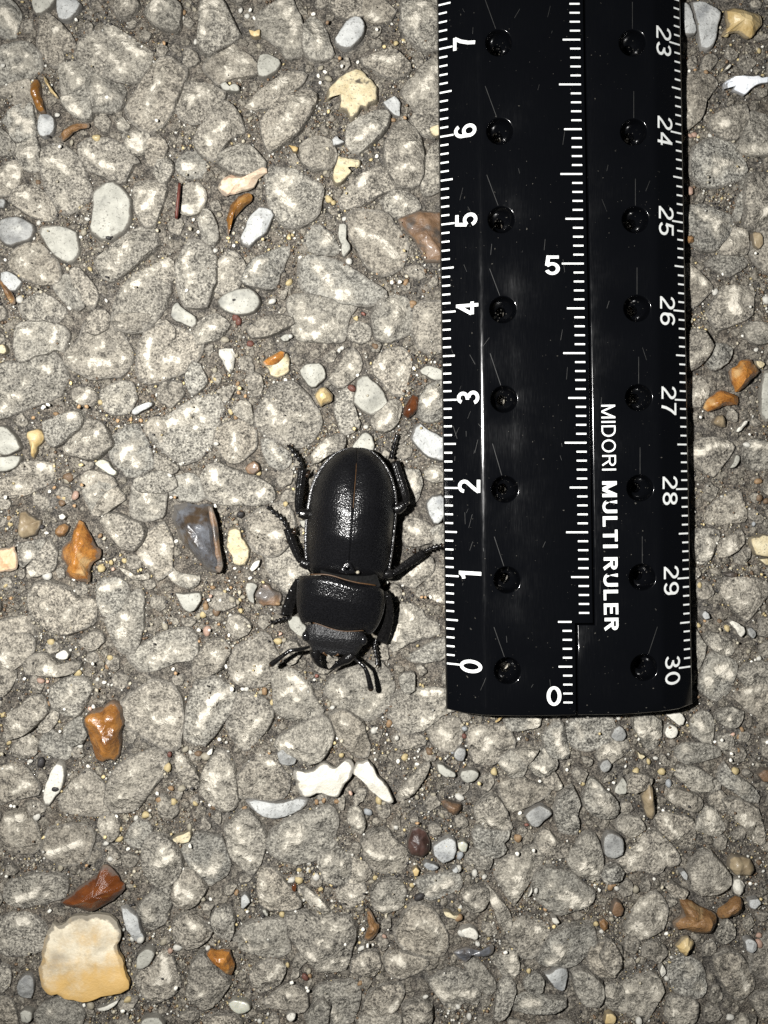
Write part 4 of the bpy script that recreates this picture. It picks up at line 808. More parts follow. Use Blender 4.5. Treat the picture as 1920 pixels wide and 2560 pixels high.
# ------------------------------------------------------------------ stone geometry
def simplify(pts, tol):
    """Douglas-Peucker on a closed outline: keeps the true corners of a broken stone"""
    p = [np.array(q, float) for q in pts]
    n = len(p)
    i0 = 0
    i1 = max(range(n), key=lambda i: np.linalg.norm(p[i] - p[i0]))

    def dp(a):
        if len(a) < 3: return a
        d = seg_dist(np.array(a[1:-1]), [a[0], a[-1]])
        k = int(np.argmax(d))
        if d[k] < tol: return [a[0], a[-1]]
        return dp(a[:k + 2])[:-1] + dp(a[k + 1:])
    h1, h2 = p[i0:i1 + 1], p[i1:] + [p[i0]]
    out = dp(h1)[:-1] + dp(h2)[:-1]
    return [tuple(q) for q in out] if len(out) >= 4 else pts


def catmull(pts, n):
    """n points along a closed centripetal-ish spline through pts"""
    p = np.asarray(pts, float)
    k = len(p)
    seg = np.linalg.norm(np.roll(p, -1, 0) - p, axis=1) + 1e-9
    cum = np.concatenate([[0], np.cumsum(seg)])
    s = np.linspace(0, cum[-1], n, endpoint=False)
    i = np.clip(np.searchsorted(cum, s, 'right') - 1, 0, k - 1)
    t = ((s - cum[i]) / seg[i])[:, None]
    p0, p1, p2, p3 = p[(i - 1) % k], p[i], p[(i + 1) % k], p[(i + 2) % k]
    q = 0.5 * ((2 * p1) + (p2 - p0) * t + (2 * p0 - 5 * p1 + 4 * p2 - p3) * t * t + (3 * p1 - p0 - 3 * p2 + p3) * t ** 3)
    return 0.18 * q + 0.82 * (p1 * (1 - t) + p2 * t)


def centroid(p):
    p = np.asarray(p, float)
    x, y = p[:, 0], p[:, 1]
    x1, y1 = np.roll(x, -1), np.roll(y, -1)
    c = x * y1 - x1 * y
    a = c.sum() / 2
    if abs(a) < 1e-9: return p.mean(0), 0.0
    return np.array([((x + x1) * c).sum(), ((y + y1) * c).sum()]) / (6 * a), abs(a)


def seg_dist(q, line):
    """distance from points q to polyline"""
    q = np.asarray(q, float)
    L = np.asarray(line, float)
    if len(L) == 1:
        return np.linalg.norm(q - L[0], axis=1)
    best = np.full(len(q), 1e9)
    for a, b in zip(L[:-1], L[1:]):
        ab = b - a
        t = np.clip(((q - a) @ ab) / (ab @ ab + 1e-12), 0, 1)
        best = np.minimum(best, np.linalg.norm(q - (a + t[:, None] * ab), axis=1))
    return best


def fbm(x, y, z, oct_=3):
    v, a, f = 0.0, 1.0, 1.0
    for _ in range(oct_):
        v += a * noise.noise((x * f, y * f, z * f))
        a *= 0.5
        f *= 2.1
    return v


def stone_mesh(poly, H, base=-0.05, crests=(), profile='worn', rough=0.012, n=None, tilt=0.10, seed=0, crest_h=0.018,
               jitter=0.012, sig=0.05, rim=0.04, skirt=1.05, facets=0):
    """lump over an outline (world xy); returns verts, faces, wear"""
    rnd = random.Random(seed)
    c, area = centroid(poly)
    R = math.sqrt(area / math.pi)
    if n is None: n = int(min(64, max(18, R * 95)))
    ring0 = catmull(poly, n)
    for i in range(n):
        dvec = ring0[i] - c
        L = np.linalg.norm(dvec) + 1e-9
        j = fbm(ring0[i][0] * 9, ring0[i][1] * 9, seed * 0.37, 2) * jitter
        ring0[i] = c + dvec * (1 + j / L)
    if profile in ('worn', 'dome'):
        ts = [skirt, 1.0, 0.965, 0.92, 0.86, 0.78, 0.68, 0.57, 0.45, 0.33, 0.21, 0.10]
    elif profile == 'plate':
        ts = [1.0, 1.0, 0.985, 0.95, 0.85, 0.7, 0.52, 0.34, 0.16]
    else:
        ts = [skirt, 1.0, 0.95, 0.66, 0.34]
    tx, ty = rnd.uniform(-tilt, tilt), rnd.uniform(-tilt, tilt)
    verts, tt = [], []
    for t in ts:
        verts.append(c + (ring0 - c) * t)
        tt.append(np.full(n, t))
    verts = np.vstack(verts + [c[None]])
    tt = np.concatenate(tt + [[0.0]])
    e = 1 - np.minimum(tt, 1.0)
    if profile == 'worn':
        z = H * (0.22 + 0.70 * (1 - np.exp(-e / 0.055)) + 0.08 * np.sqrt(e))
    elif profile == 'dome':
        z = H * np.sqrt(np.clip(1 - (1 - e) ** 2.2, 0, 1))
    elif profile == 'plate':
        z = np.full(len(e), H) * (0.86 + 0.14 * (1 - np.exp(-e / 0.03))) + H * 0.35 * e
    else:  # facet: cut planes meeting along ridge lines
        z = H * np.minimum(1.0, 0.25 + e * 1.35)
    q = verts[:, :2]
    if profile == 'worn' and facets:
        a0 = rnd.uniform(0, 6.28)
        for k in range(facets):
            a = a0 + k * 6.283 / facets + rnd.uniform(-.5, .5)
            sl = rnd.uniform(.12, .55)
            cut = rnd.uniform(.15, .75) * R
            pl = H * 1.02 - sl * ((q[:, 0] - c[0]) * math.cos(a) + (q[:, 1] - c[1]) * math.sin(a) - cut)
            z = np.minimum(z, np.maximum(pl, H * .25))
    z = z + (q[:, 0] - c[0]) * tx + (q[:, 1] - c[1]) * ty
    nz = np.array([fbm(x * 5.5, y * 5.5, seed * 1.7, 3) for x, y in q])
    # broken facets: quantised low-frequency noise
    fz = np.array([abs(noise.noise((x * 3.6 + 7, y * 3.6, seed * 2.3))) + 0.5 * abs(noise.noise((x * 8, y * 8 + 3, seed * 1.3))) for x, y in q])
    lift = np.clip(e / 0.12, 0.15, 1)
    z = z + rough * nz * lift - rough * 1.6 * fz * lift
    wear = np.full(len(z), -0.25)
    if crests:
        ds = [seg_dist(q, L) for L in crests]
        dmin = np.min(ds, axis=0)
        g = np.max([rnd.uniform(.72, 1.0) * np.exp(-(d_ / (sig * rnd.uniform(.75, 1.5))) ** 2) for d_ in ds], axis=0)
        wear = g * 0.92 - 0.25
        if profile == 'facet':
            z = z + crest_h * np.exp(-dmin / (R * 0.5)) * lift
        else:
            z = z + crest_h * np.exp(-(dmin / (sig * 1.5)) ** 2) * lift
    wear = wear - 0.37 * np.clip((tt - 0.82) / 0.18, 0, 1)
    floor_ = 0.002 + 0.010 * rnd.random() + 0.004 * nz + 0.02 * ((q[:, 0] - c[0]) * math.cos(seed) + (q[:, 1] - c[1]) * math.sin(seed))
    z = np.maximum(z, floor_)
    # skirt goes into the mortar / under the piece
    z[:n] = base
    z = z + (0 if base <= 0 else base)
    if base > 0: z[:n] = base
    faces = []
    for r in range(len(ts) - 1):
        a, b = r * n, (r + 1) * n
        for i in range(n):
            j = (i + 1) % n
            faces.append((a + i, a + j, b + j, b + i))
    last = (len(ts) - 1) * n
    ci = len(verts) - 1
    for i in range(n):
        faces.append((last + i, last + (i + 1) % n, ci))
    if profile == 'plate' or base > 0:
        faces.append(tuple(range(n - 1, -1, -1)))
    V = np.column_stack([q, z])
    # orientation: outlines may run either way
    x, y = ring0[:, 0], ring0[:, 1]
    if (x * np.roll(y, -1) - np.roll(x, -1) * y).sum() < 0:
        faces = [f[::-1] for f in faces]
    return V, faces, wear, c, R


def parse_pts(s):
    return [tuple(int(v) for v in p.split(',')) for p in s.split()]


def to_world(pts, z=0.05):
    return [P(x, y, z)[:2] for x, y in pts]


# ------------------------------------------------------------------ the road: mortar sheet
def axis_coords(lo, hi, flo, fhi, fine):
    mid = list(np.arange(flo, fhi + fine * 0.5, fine))
    a, s = [], fine
    v = flo
    while v > lo:
        s *= 1.35
        v -= s
        a.append(max(v, lo))
    b, s = [], fine
    v = fhi
    while v < hi:
        s *= 1.35
        v += s
        b.append(min(v, hi))
    return a[::-1] + mid + b


gx = axis_coords(-45, 45, -5.4, 5.4, 0.055)
gy = axis_coords(-45, 45, -7.6, 6.6, 0.055)


def ground_z(x, y):
    return -0.026 + 0.020 * fbm(x * 2.6, y * 2.6, 3.1, 3) + 0.014 * noise.noise((x * 9, y * 9, 5.5))


gv = [(x, y, ground_z(x, y)) for y in gy for x in gx]
nx = len(gx)
gf = [(j * nx + i, j * nx + i + 1, (j + 1) * nx + i + 1, (j + 1) * nx + i)
      for j in range(len(gy) - 1) for i in range(nx - 1)]
road = mesh_obj('road_surface', gv, gf, M['bit'])
tag(road, 'worn grey tarmac with exposed stone chippings in dark mortar', 'road', kind='structure')

# occupancy raster of everything lying in the mortar
CELL = 0.02
OX, OY = -10.0, -11.0
OCC = np.zeros((1100, 1000), bool)


def stamp(poly, grow=0.0):
    p = np.asarray(poly, float)
    if grow:
        c = p.mean(0)
        d_ = p - c
        p = c + d_ * (1 + grow / (np.linalg.norm(d_, axis=1, keepdims=True) + 1e-9))
    i0 = max(0, int((p[:, 0].min() - OX) / CELL)); i1 = min(999, int((p[:, 0].max() - OX) / CELL) + 1)
    j0 = max(0, int((p[:, 1].min() - OY) / CELL)); j1 = min(1099, int((p[:, 1].max() - OY) / CELL) + 1)
    if i1 <= i0 or j1 <= j0: return
    X, Y = np.meshgrid(OX + (np.arange(i0, i1) + .5) * CELL, OY + (np.arange(j0, j1) + .5) * CELL)
    ins = np.zeros(X.shape, bool)
    k = len(p)
    for a in range(k):
        x1, y1 = p[a]
        x2, y2 = p[(a + 1) % k]
        if y1 == y2: continue
        cnd = ((y1 > Y) != (y2 > Y)) & (X < (x2 - x1) * (Y - y1) / (y2 - y1) + x1)
        ins ^= cnd
    OCC[j0:j1, i0:i1] |= ins


def occ(x, y):
    i = int((x - OX) / CELL); j = int((y - OY) / CELL)
    return 0 <= i < 1000 and 0 <= j < 1100 and OCC[j, i]


# ------------------------------------------------------------------ exposed grey chippings, each one a piece of the road
for k, line in enumerate([l for l in GREY.strip().split('\n') if l]):
    a, b = line.split('|')
    poly = to_world(parse_pts(a))
    crests = [to_world(parse_pts(t)) for t in b.split(';') if t.strip()]
    pc = np.mean(poly, 0)
    poly = [tuple(pc + (np.array(q) - pc) * (1 + 0.036 / (np.linalg.norm(np.array(q) - pc) + 1e-6))) for q in poly]
    rr = random.Random(k)
    poly = simplify(poly, 0.022)
    V, F, wear, c, R = stone_mesh(poly, rr.choice((.034, .044, .055, .070, .090, .125)), crests=crests, seed=k + 1,
                                  tilt=0.11, rough=0.026, sig=0.066, jitter=0.016, facets=6)
    o = mesh_obj('stone', V, F, M['agg'], road, attrs={'wear': wear}, sharp=20)
    recentre(o, (c[0], c[1], 0))
    stamp(poly, -0.022)

# ------------------------------------------------------------------ coloured stones
# id: (material, height cm, profile, label or None, category)   None = a stone set in the mortar, part of the road
SPEC = {
 'O1': ('amber', .13, 'dome', 'long amber-brown flint pebble lying beside a thin yellow sliver', 'pebble'),
 'O2': ('yellow', .07, 'facet', 'thin curved yellow flint sliver next to the amber-brown pebble', 'flint chip'),
 'O3': ('dullochre', .07, 'facet', 'curved orange-brown chip below the small smooth grey pebble', 'flint chip'),
 'O6': ('dullochre', .09, 'facet', 'dark orange sliver at the photo edge beside a blue-grey stone', 'flint chip'),
 'O7': ('amber', .10, 'facet', 'amber crescent flint sliver between the pink chip and a pale blue-grey chip', 'flint chip'),
 'O8': ('yellow', .11, 'dome', 'orange-yellow mushroom-shaped flint nodule beside a pale split pebble', 'flint chip'),
 'O9': ('cream', .12, 'dome', 'cream stone capped with glossy orange flint', 'pebble'),
 'O10': ('dullochre', .10, 'dome', 'small ochre bean-shaped pebble touching the large orange flint flake', 'pebble'),
 'O11': ('orange', .17, 'facet', 'large glossy orange flint flake with a pale diagonal ridge', 'flint flake'),
 'O12': ('ochre', .24, 'dome', 'knobbly glossy brown-orange ironstone lump, the tallest loose stone', 'pebble'),
 'O14': ('yellow', .05, 'facet', 'tiny orange splinter just below the end of the ruler', 'flint chip'),
 'O16': ('rust', .15, 'facet', 'dark rust-brown flint flake touching the big cream flint plate', 'flint flake'),
 'O18': ('dullochre', .09, 'facet', 'translucent tan flint sliver with a bright yellow edge', 'flint chip'),
 'O19': ('orange', .14, 'facet', 'small glossy deep orange triangular flint near the bottom of the photo', 'flint chip'),
 'O21': ('dullochre', .13, 'facet', 'ochre wedge-shaped chip touching a small cream stone', 'flint chip'),
 'O22': ('dullochre', .14, 'facet', 'brown-orange notched flint chunk beside the ochre wedge', 'flint chip'),
 'O23': ('yellow', .11, 'facet', 'small glossy yellow flint below the notched brown chunk', 'flint chip'),
 'O25': ('orange', .16, 'facet', 'bright orange angular flint at the far right beside the ruler', 'flint chip'),
 'O26': ('orange', .11, 'facet', 'orange wedge flint pointing at the ruler, below the angular orange flint', 'flint chip'),
 'P1': ('pink', .10, 'facet', 'pink and cream fish-shaped flint chip with a narrow tail', 'flint chip'),
 'P2': ('salmon', .07, 'facet', 'flat salmon-pink chip cut by the photo edge', 'flint chip'),
 'Y2': ('cream', .10, 'worn', 'large ragged cream limestone with dark streaks near the top', 'limestone'),
 'Y4': ('cream', .08, 'worn', 'ragged pale yellow hooked chip beside a grey chipping', 'limestone'),
 'Y7': ('yellow', .13, 'facet', 'honey-yellow translucent flint chip beside two round white stones', 'flint chip'),
 'Y8': ('cream', .07, 'worn', 'oval cream-yellow crumbly stone beside the dark flint', 'limestone'),
 'Y12': ('rind', .085, 'plate', 'big flat cream flint plate stained orange along its lower side', 'flint plate'),
 'Y15': ('pure', .12, 'dome', 'small rounded cream-white stone touching the ochre wedge', 'pebble'),
 'Y16': ('yellow', .12, 'facet', 'creamy yellow blocky stone in the top right corner', 'limestone'),
 'T1': ('tan', .15, 'dome', 'tan heart-shaped stone with a dull sheen beside the small ochre bean pebble', 'pebble'),
 'T3': ('tan', .16, 'dome', 'tall narrow brown-tipped stone below the ruler casting a shadow', 'pebble'),
 'T5': ('tan', .18, 'dome', 'smooth shiny olive-brown pebble above the small cream-white stone', 'pebble'),
 'T6': ('dullochre', .10, 'facet', 'tiny tan cube of stone against the right edge of the ruler', 'pebble'),
 'T8': ('tan', .11, 'dome', 'small round tan pebble below the orange wedge flint', 'pebble'),
 'D1': ('dark', .22, 'facet', 'dark blue-black pointed flint with a brown edge left of the beetle', 'flint'),
 'D5': ('dark', .07, 'facet', 'black glossy flint sliver near the bottom of the photo', 'flint'),
 'B1': ('brown', .11, 'dome', 'reddish-brown smooth stone half under the left edge of the ruler', 'pebble'),
 'B3': ('seed', .13, 'dome', 'glossy dark brown seed lying between a pale cracked stone and the ruler', 'seed'),
 'B6': ('brown', .13, 'dome', 'dark brown speckled pebble below the end of the ruler', 'pebble'),
 'B7': ('maroon', .15, 'dome', 'rough maroon-black pebble touching a pale blue-grey pebble', 'pebble'),
 'B9': ('dullochre', .09, 'dome', 'small round olive-brown pebble near the bottom right', 'pebble'),
 'W24': ('pure', .11, 'dome', 'small milky white glossy quartz pebble', 'pebble'),
 'W39': ('shell', .09, 'plate', 'large white flint flake with a notched upper edge below the beetle', 'flint flake'),
 'W41': ('shell', .09, 'plate', 'white leaf-shaped flint flake with a brown cross band beside the notched flake', 'flint flake'),
 'W78': ('scrap', .05, 'plate', 'crumpled white torn scrap at the right edge of the photo', 'scrap'),
 'W84': ('pure', .07, 'plate', 'white peanut-shaped flake right of the ruler end', 'flint flake'),
 'W81': ('pure', .06, 'plate', 'thin white curved splinter right of the ruler', 'flint chip'),
}
BLUE = set('W86 W2 W3 W7 W8 W9 W14 W15 W22 W30 W42 W44 W55 W57 W58 W60 W71 W72 W74 W75 W76 W83 W54'.split())
SLATE = set('W10 W11 W46 W48 W64 W85 W47 D2 D3 D4'.split())
PURE = set('W31 W32 W37 W50 W51 W59 W61 W62 W69 W73 W40 W66 W38 W77'.split())
named = {}
for line in [l for l in NAMED.strip().split('\n') if l]:
    k, r = line.split(' ', 1)
    named[k] = parse_pts(r)
RIDGES = {  # photo-traced ridge lines of the faceted flakes
 'O11': [[(198, 1310), (215, 1345), (190, 1400), (184, 1440)]],
 'O16': [[(180, 2262), (235, 2240), (290, 2212)]],
 'D1': [[(490, 1268), (522, 1322), (540, 1400), (548, 1425)], [(480, 1262), (520, 1262)]],
 'O25': [[(1853, 910), (1862, 940), (1848, 972)]],
 'O26': [[(1775, 1010), (1815, 1000), (1840, 990)]],
 'O22': [[(1722, 2260), (1770, 2300), (1790, 2330)]],
 'O21': [[(1805, 2285), (1850, 2260)]],
 'O19': [[(530, 2390), (560, 2400), (575, 2430)]],
 'P1': [[(570, 445), (620, 450), (660, 425)]],
 'O7': [[(575, 540), (590, 510), (620, 490)]],
 'Y16': [[(1840, 40), (1880, 55), (1890, 80)]],
}
FALLBACK = {'W': 'white', 'Y': 'cream', 'O': 'yellow', 'B': 'brown', 'D': 'slate', 'R': 'seed', 'T': 'tan'}
PART_NAME = {'W': 'pale_stone', 'Y': 'yellow_stone', 'O': 'orange_stone', 'B': 'brown_stone', 'D': 'dark_stone', 'R': 'red_stone', 'T': 'tan_stone'}
for k, pts in named.items():
    seed = sum(ord(ch) * (i + 3) for i, ch in enumerate(k))
    if k in SPEC:
        mk, H, prof, label, cat = SPEC[k]
        zb = 0.035 if prof in ('plate', 'facet') else 0.0
        poly = to_world(pts, zb + H * 0.6)
        ridges = [to_world(L, zb + H) for L in RIDGES.get(k, [])]
        V, F, wear, c, R = stone_mesh(poly, H, base=zb if zb else -0.04, crests=ridges, profile=prof, seed=seed, tilt=0.05,
                                      rough=(0.055 if k == 'O12' else 0.030) if prof == 'dome' else (0.026 if prof == 'facet' else 0.016), crest_h=H * 0.45, sig=0.04,
                                      jitter=0.022 if prof != 'dome' else 0.015, skirt=1.0 if prof in ('dome', 'facet') else 1.05,
                                      n=30 if prof == 'facet' else 64)
        o = mesh_obj(cat.replace(' ', '_'), V, F, M[mk], None, attrs={'wear': wear}, smooth=prof != 'facet', sharp=24 if prof == 'plate' else None)
        tag(o, label, cat, group='loose stones on the tarmac' if cat not in ('seed', 'scrap') else None)
        recentre(o, (c[0], c[1], 0))
        stamp(poly)
        for pk, pname, pm, ppts, ph in (
                ('D1', 'brown_edge', 'brown', [(520, 1263), (530, 1266), (543, 1308), (549, 1370), (557, 1418), (548, 1436), (536, 1424), (541, 1400), (533, 1350), (524, 1300)], .17),
                ('O9', 'orange_cap', 'orange', [(655, 905), (672, 892), (690, 882), (703, 876), (714, 880), (709, 893), (694, 906), (676, 912), (662, 914)], .085)):
            if pk == k:
                pp = to_world(ppts, ph + .03)
                V2, F2, w2, c2, _ = stone_mesh(pp, .05, base=ph, profile='facet', seed=5, rough=.01, skirt=1.0, n=36, crests=[[tuple(np.mean(pp, 0))]], crest_h=.02)
                ch_ = mesh_obj(pname, [(v[0] - c[0], v[1] - c[1], v[2]) for v in V2], F2, M[pm], o, attrs={'wear': w2})
    else:
        mk = 'blue' if k in BLUE else 'slate' if k in SLATE else 'pure' if k in PURE else FALLBACK[k[0]]
        if k in ('W68', 'W23', 'W49'): mk = 'glass'
        poly = to_world(pts)
        V, F, wear, c, R = stone_mesh(poly, facets=3, H=0.075 + 0.03 * random.Random(seed).random(), profile='worn', seed=seed, tilt=0.06, rough=0.009, jitter=0.012)
        o = mesh_obj(PART_NAME[k[0]], V, F, M[mk], road, attrs={'wear': wear})
        recentre(o, (c[0], c[1], 0))
        stamp(poly, 0.008)

# dark holes in pale stones: black blobs further down paint the shade inside them
# ------------------------------------------------------------------ small pebbles set between the chippings
ICO = bmesh.new()
bmesh.ops.create_icosphere(ICO, subdivisions=1, radius=1.0)
ICO_V = np.array([v.co[:] for v in ICO.verts]); ICO_F = [tuple(v.index for v in f.verts) for f in ICO.faces]
ICO.free()
ICO2 = bmesh.new()
bmesh.ops.create_icosphere(ICO2, subdivisions=2, radius=1.0)
ICO2_V = np.array([v.co[:] for v in ICO2.verts]); ICO2_F = [tuple(v.index for v in f.verts) for f in ICO2.faces]
ICO2.free()
PAL = {'w': (0.72, 0.70, 0.63), 'y': (0.62, 0.50, 0.26), 'o': (0.36, 0.23, 0.12), 't': (0.42, 0.38, 0.29), 'b': (0.20, 0.13, 0.075),
       'c': (0.40, 0.42, 0.43), 'r': (0.16, 0.06, 0.042), 'p': (0.50, 0.33, 0.25), 'k': (0.035, 0.032, 0.032)}
M['pebble'] = {}
for ch, c in PAL.items():
    M['pebble'][ch] = mat_chip('pebble_' + {'w': 'white', 'y': 'yellow', 'o': 'orange', 't': 'tan', 'b': 'brown', 'c': 'blue_grey', 'r': 'red', 'p': 'pink', 'k': 'black'}[ch],
                               tuple(v * 0.66 for v in c), tuple(min(0.95, v * 1.1) for v in c), rough=0.55, scale=22, bump=0.3, coat=0.05, speck=0.2)
peb_mesh = {}
for ch in PAL:
    for var in range(3):
        rv = random.Random(hash((ord(ch), var)) & 0xffff)
        V = ICO2_V.copy()
        off = rv.uniform(0, 50)
        for i, v in enumerate(V):
            V[i] = v * (1 + 0.34 * noise.noise((v[0] * 1.1 + off, v[1] * 1.1, v[2] * 1.1)) + 0.08 * noise.noise((v[0] * 3 + off, v[1] * 3, v[2] * 3)))
        V = V * np.array([1.0, rv.uniform(0.68, 0.92), 0.62])
        me = bpy.data.meshes.new('pebble')
        me.from_pydata([tuple(v) for v in V], [], ICO2_F)
        me.polygons.foreach_set('use_smooth', [True] * len(me.polygons))
        me.materials.append(M['pebble'][ch])
        peb_mesh[ch, var] = me
sp_small = []
specks = []
for t in SPECKS.split():
    x, y, r, ch = t.split(',')
    specks.append((int(x), int(y), int(r), ch))
big = [s for s in specks if s[2] >= 6]
sp_small = [s for s in specks if s[2] < 6]
for k, (x, y, r, ch) in enumerate(big):
    w = P(x, y, 0.05)
    rr = r / 213.0 * random.uniform(0.95, 1.12)
    o = bpy.data.objects.new('pebble', peb_mesh[ch, k % 3])
    o.scale = (rr, rr, rr)
    o.rotation_euler = (random.uniform(-.3, .3), random.uniform(-.3, .3), random.uniform(0, 6.28))
    o.location = (w[0], w[1], (0.045 if occ(w[0], w[1]) else 0.0) + rr * 0.18)
    COL.objects.link(o)
    o.parent = road


class Soup:
    def __init__(self): self.v, self.f, self.c, self.n = [], [], [], 0

    def add(self, V, F, col):
        self.v.append(V)
        self.f.extend([tuple(i + self.n for i in f) for f in F])
        self.c.append(np.tile(np.array([*col, 1.0]), (len(V), 1)))
        self.n += len(V)

    def build(self, name, mat, parent, smooth=True, extra=None):
        V = np.vstack(self.v)
        at = {'col': np.vstack(self.c)}
        if extra: at.update({k: np.full(len(V), v) for k, v in extra.items()})
        o = mesh_obj(name, V, self.f, mat, parent, smooth=smooth, attrs=at)
        o['kind'] = 'stuff'
        return o


def blob(c, r, rs, flat=0.6, tmpl=ICO_V, amp=0.3):
    off = rs.uniform(0, 99)
    V = tmpl * (1 + amp * np.array([noise.noise((v[0] * 1.3 + off, v[1] * 1.3, v[2] * 1.3)) for v in tmpl]))[:, None]
    a = rs.uniform(0, 6.28)
    sx, sy = r * rs.uniform(0.8, 1.25), r * rs.uniform(0.7, 1.0)
    V = V * np.array([sx, sy, r * flat])
    ca, sa = math.cos(a), math.sin(a)
    return np.column_stack([V[:, 0] * ca - V[:, 1] * sa, V[:, 0] * sa + V[:, 1] * ca, V[:, 2]]) + np.array(c)


rs = random.Random(21)
# ------------------------------------------------------------------ chippings under the ruler and beyond the picture
RULER_BOX = (P(1075, 0)[0], P(1765, 0)[0], P(0, 1810)[1], 20.0)
bed = Soup()
FRAME = (P(-30, 0)[0], P(1950, 0)[0], P(0, 2590)[1], P(0, -30)[1])
bed_parts_V, bed_parts_F, bed_w, bn = [], [], [], 0
for r0, tries in ((0.42, 1500), (0.33, 3000), (0.25, 5000), (0.18, 9000), (0.12, 8000), (0.085, 9000)):
    for _ in range(tries):
        x, y = rs.uniform(-9.3, 9.3), rs.uniform(-10.3, 10.3)
        in_frame = FRAME[0] < x < FRAME[1] and FRAME[2] < y < FRAME[3]
        under = RULER_BOX[0] + r0 * .8 < x < RULER_BOX[1] - r0 * .8 and RULER_BOX[2] + r0 < y
        if in_frame and not under and r0 > .2: continue
        if occ(x, y) or any(occ(x + math.cos(a) * r0 * q, y + math.sin(a) * r0 * q) for q in (0.6, 1.0) for a in np.linspace(0, 6.28, 9)[:-1]): continue
        m_ = rs.randint(5, 8)
        a0 = rs.uniform(0, 6.28)
        el = rs.uniform(0.65, 1.0)
        poly = []
        for i in range(m_):
            a = a0 + i * 6.283 / m_ + rs.uniform(-.18, .18)
            q = r0 * rs.uniform(0.72, 1.12)
            px, py = math.cos(a) * q, math.sin(a) * q * el
            poly.append((x + px * math.cos(a0) - py * math.sin(a0), y + px * math.sin(a0) + py * math.cos(a0)))
        cr = [[(x + rs.uniform(-.5, .5) * r0, y + rs.uniform(-.5, .5) * r0) for _ in range(3)]] if rs.random() < .7 else []
        poly = simplify(poly, 0.015)
        V, F, wear, c, R = stone_mesh(poly, rs.uniform(.055, .10) if r0 > .15 else rs.uniform(.022, .038), crests=cr if r0 > .15 else [], seed=rs.randint(0, 9999), n=18, jitter=.03, facets=4, tilt=.08, rough=.018)
        bed_parts_V.append(V); bed_parts_F.extend([tuple(i + bn for i in f) for f in F]); bed_w.append(wear); bn += len(V)
        stamp(poly, 0.01)
o = mesh_obj('chippings', np.vstack(bed_parts_V), bed_parts_F, M['agg'], road, attrs={'wear': np.concatenate(bed_w)})
o['kind'] = 'stuff'

# ------------------------------------------------------------------ coarse grit filling the gaps
grit = Soup()
n_try = 0
while n_try < 26000:
    n_try += 1
    x, y = rs.uniform(FRAME[0] - .6, FRAME[1] + .6), rs.uniform(FRAME[2] - .6, FRAME[3] + .6)
    r = rs.choice((0.022, 0.028, 0.035, 0.045, 0.06, 0.075))
    if occ(x, y): continue
    if r > 0.04 and any(occ(x + math.cos(a) * r * 0.8, y + math.sin(a) * r * 0.8) for a in (0, 1.57, 3.14, 4.71)): continue
    if fbm(x * 1.3, y * 1.3, 9.0, 2) < -0.28 and r > .03: continue
    g = rs.uniform(0.6, 1.15)
    grit.add(blob((x, y, ground_z(x, y) + r * 0.05), r, rs, 0.55, amp=0.5), ICO_F, (0.2 * g, 0.19 * g, 0.16 * g))
    if r > 0.045: stamp([(x + math.cos(a) * r * .8, y + math.sin(a) * r * .8) for a in np.linspace(0, 6.28, 7)[:-1]])
grit.build('grit', M['grit'], road, smooth=False, extra={'wear': -0.25})

# ------------------------------------------------------------------ sand: loose grains in the hollows
sand = Soup()
OCT_V = np.array([(1, 0, 0), (-1, 0, 0), (0, 1, 0), (0, -1, 0), (0, 0, 1), (0, 0, -1)], float)
OCT_F = [(0, 2, 4), (2, 1, 4), (1, 3, 4), (3, 0, 4), (2, 0, 5), (1, 2, 5), (3, 1, 5), (0, 3, 5)]
keys = 'wwwttttttttyybbbbbkkk'
cnt = 0
for _ in range(190000):
    if cnt > 30000: break
    x, y = rs.uniform(FRAME[0] - .4, FRAME[1] + .4), rs.uniform(FRAME[2] - .4, FRAME[3] + .4)
    on = occ(x, y)
    if on and rs.random() > 0.012: continue
    dens = 0.42 + 1.25 * fbm(x * 0.9 + 4, y * 0.9, 2.0, 2)
    if rs.random() > dens: continue
    ch = rs.choice(keys)
    r = rs.choice((.006, .007, .008, .009, .010, .012, .014, .018)) * rs.uniform(.85, 1.2)
    g = rs.uniform(.45, .85)
    z = ground_z(x, y) + r * .9 if not on else 0.085
    if not on: z += rs.uniform(0, .02)
    col = tuple(min(.9, v * g) for v in PAL[ch])
    sand.add(blob((x, y, z), r, rs, .8, tmpl=ICO_V if r > .014 else OCT_V, amp=.3), ICO_F if r > .014 else OCT_F, col)
    cnt += 1
for x, y, r, ch in sp_small:
    w = P(x, y, 0.05)
    q = r / 213.0
    z = 0.085 if occ(w[0], w[1]) else 0.0
    sand.add(blob((w[0], w[1], z + q * .3), q, rs, .8, tmpl=ICO2_V, amp=.35), ICO2_F, PAL[ch])
sand.build('sand', M['sand'], road)

# ------------------------------------------------------------------ a red twig
def tube(points, radii, seg=10, squash=1.0, cap=True):
    """tapered tube along 3-D points; squash flattens it vertically"""
    pts = [Vector(p) for p in points]
    V, F = [], []
    up0 = Vector((0, 0, 1))
    k = len(pts)
    for i, p in enumerate(pts):
        t = (pts[min(i + 1, k - 1)] - pts[max(i - 1, 0)]).normalized()
        side = t.cross(up0)
        if side.length < 1e-4: side = Vector((1, 0, 0))
        side.normalize()
        up = side.cross(t).normalized()
        for j in range(seg):
            a = 2 * math.pi * j / seg
            V.append(p + side * math.cos(a) * radii[i] + up * math.sin(a) * radii[i] * squash)
    for i in range(k - 1):
        for j in range(seg):
            F.append((i * seg + j, i * seg + (j + 1) % seg, (i + 1) * seg + (j + 1) % seg, (i + 1) * seg + j))
    if cap:
        F.append(tuple(range(seg - 1, -1, -1)))
        F.append(tuple(range((k - 1) * seg, k * seg)))
    return [tuple(v) for v in V], [f[::-1] for f in F]


